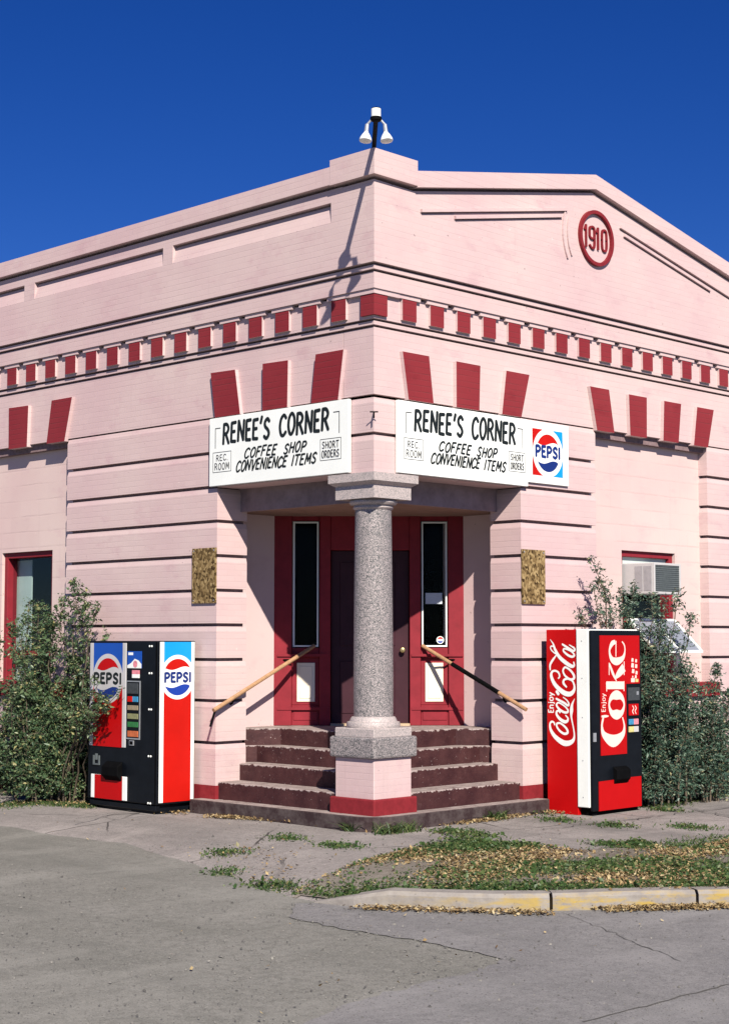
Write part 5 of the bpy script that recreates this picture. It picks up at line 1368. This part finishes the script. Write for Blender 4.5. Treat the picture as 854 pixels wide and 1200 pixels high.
def blades(name, Q, h, mat, wid=0.007):
    n = len(Q); z = ground_z(Q[:, 0], Q[:, 1]) - 0.005
    P = np.column_stack([Q, z]); a = rng.uniform(0, 6.28, n)
    s = np.column_stack([np.cos(a), np.sin(a), np.zeros(n)]) * wid * rng.uniform(.6, 1.4, n)[:, None]
    lean = np.column_stack([rng.normal(0, .55, n), rng.normal(0, .55, n), np.ones(n)])
    L = (h * rng.uniform(0.35, 1.2, n))[:, None]
    m_ = P + lean * L * 0.55; t = P + lean * np.array([1.7, 1.7, 0.9]) * L
    V = np.stack([P - s, P + s, m_ + s * .8, m_ - s * .8, t], 1).reshape(-1, 3)
    i = np.arange(n)[:, None] * 5
    F = np.concatenate([np.hstack([i, i + 1, i + 2]), np.hstack([i, i + 2, i + 3]), np.hstack([i + 3, i + 2, i + 4])])
    return fast_mesh(name, V, F, mat, None, 3)
def patchy(Q, seed, sc, thr, jit=0.25):
    return Q[smooth_noise(Q[:, 0], Q[:, 1], seed, sc) + rng.normal(0, jit, len(Q)) * 0.5 > thr]
park = PARK
QL = patchy(sample_poly(park, 34000), 11, 3.0, 0.06, 0.35)
kerb_strip = [(-2.86, -2.40), (-2.46, -2.92), (-1.77, -3.68), (-0.79, -4.50), (0.2, -5.1), (1.2, -5.5)]
leaf_pts = [QL, along(STEPL, 6500, 0.075), along(GUT[:2], 900, 0.05), along([(-1.75, -4.1), (-1.0, -4.66), (-.2, -5.2)], 3200, 0.06), along([(-0.4, 2.6), (-0.2, 2.9)], 120, .07), along([(2.5, -0.35), (2.62, -0.2)], 130, .06),
            along(GRL, 350, .12), sample_poly([(-6, -5), (-2, 6), (3, 0), (2, -5)], 160), along([(-2.9, -1.7), (-2.0, -0.7), (-1.6, .4)], 160, .2)]
flat_ = np.concatenate(leaf_pts)
# not inside the steps
flat_ = flat_[~((flat_[:, 0] > -0.16) & (flat_[:, 1] > -0.16) & (flat_[:, 0] < 2.66) & (flat_[:, 1] < 2.72))]
tag(flat_leaves('fallen_leaves', flat_, 0.031, M['dead']), kind='stuff')
QG = patchy(sample_poly(park, 46000), 23, 2.6, 0.06)
tuft = []
for i, (x, y) in enumerate(TUFT):
    n = 500 if i == 0 else int(rng.uniform(60, 200))
    tuft.append(np.array([x, y]) + rng.normal(0, 1, (n, 2)) * np.array([0.10, 0.13]))
gp = [QG, along(kerb_strip, 16000, 0.12), along([(0.4, -2.6), (1.6, -2.9), (2.2, -2.9)], 1200, .18)] + tuft + [along(GRL, 2600, 0.13), along([(-.65, 4.4), (-.62, 3.9)], 700, .08), along(GRR, 2600, .13)]
G = np.concatenate(gp)
G = G[~((G[:, 0] > -0.17) & (G[:, 1] > -0.17) & (G[:, 0] < 2.66) & (G[:, 1] < 2.72))]
# keep the blades on the building's side of the kerb
G = G[inside(G[:, 0], G[:, 1], [(-9, 20), (-3.05, -2.1)] + [(x + 0.10, y + 0.12) for x, y in KERB[1:]] + [(40, 20)])]
tag(blades('grass', G, 0.036, M['grass'], 0.0065), kind='stuff')
W_ = np.concatenate([patchy(sample_poly(park, 46000), 23, 2.6, 0.02, 0.4), along(kerb_strip, 9000, 0.13)] + [np.array(t_) + rng.normal(0, 1, (260, 2)) * np.array([0.09, 0.12]) for t_ in TUFT])
W_ = W_[~((W_[:, 0] > -0.17) & (W_[:, 1] > -0.17) & (W_[:, 0] < 2.66) & (W_[:, 1] < 2.72))]
W_ = W_[inside(W_[:, 0], W_[:, 1], [(-9, 20), (-3.05, -2.1)] + [(x + 0.11, y + 0.13) for x, y in KERB[1:]] + [(40, 20)])]
wl = leaves_mesh('low_weeds', np.column_stack([W_, ground_z(W_[:, 0], W_[:, 1]) + rng.uniform(0.0, 0.035, len(W_))]), 0.026, M['grass'], None, 0.7, 0.9)
tag(wl, kind='stuff')
tag(blades('tall_weeds', np.concatenate([along([(-.18, 0.1), (-.15, .25)], 60, .03), along([(1.55, -.22), (1.75, -.2)], 120, .04), along([(-.2, -.25), (0.3, -.3)], 200, .05)]), 0.13, M['grass']), kind='stuff')
# loose grit on the lot and the street
n = 5200
Q = np.concatenate([sample_poly([(-9, -6), (-2.2, 7), (-1.7, 1), (-2.6, -2), (-4, -5)], 3600), sample_poly([(-6, -6.5), (-3.2, -2.6), (-1, -5.2), (-3.5, -7.2)], 900), sample_poly([(-2.2, 3), (-2.6, -1), (3, -2), (4, -1), (0, 1)], 700)])
Q = np.concatenate([Q, along(edge[1:5], 140, 0.05), along(edge[4:8], 90, 0.08), along(KERB[:5], 300, .12)]); n = len(Q)
z = ground_z(Q[:, 0], Q[:, 1]); r = rng.gamma(2.0, 0.0020, n) + 0.002
b = np.array([[1, 0, 0], [-.5, .87, 0], [-.5, -.87, 0], [0.1, 0.1, .8]])
V = (np.column_stack([Q, z])[:, None, :] + (b[None] + rng.normal(0, .2, (n, 4, 3))) * r[:, None, None]).reshape(-1, 3)
i = np.arange(n)[:, None] * 4
tag(fast_mesh('pebbles', V, np.concatenate([np.hstack([i, i + 1, i + 3]), np.hstack([i + 1, i + 2, i + 3]), np.hstack([i + 2, i, i + 3])]), M['pebble'], None, 3), kind='stuff')
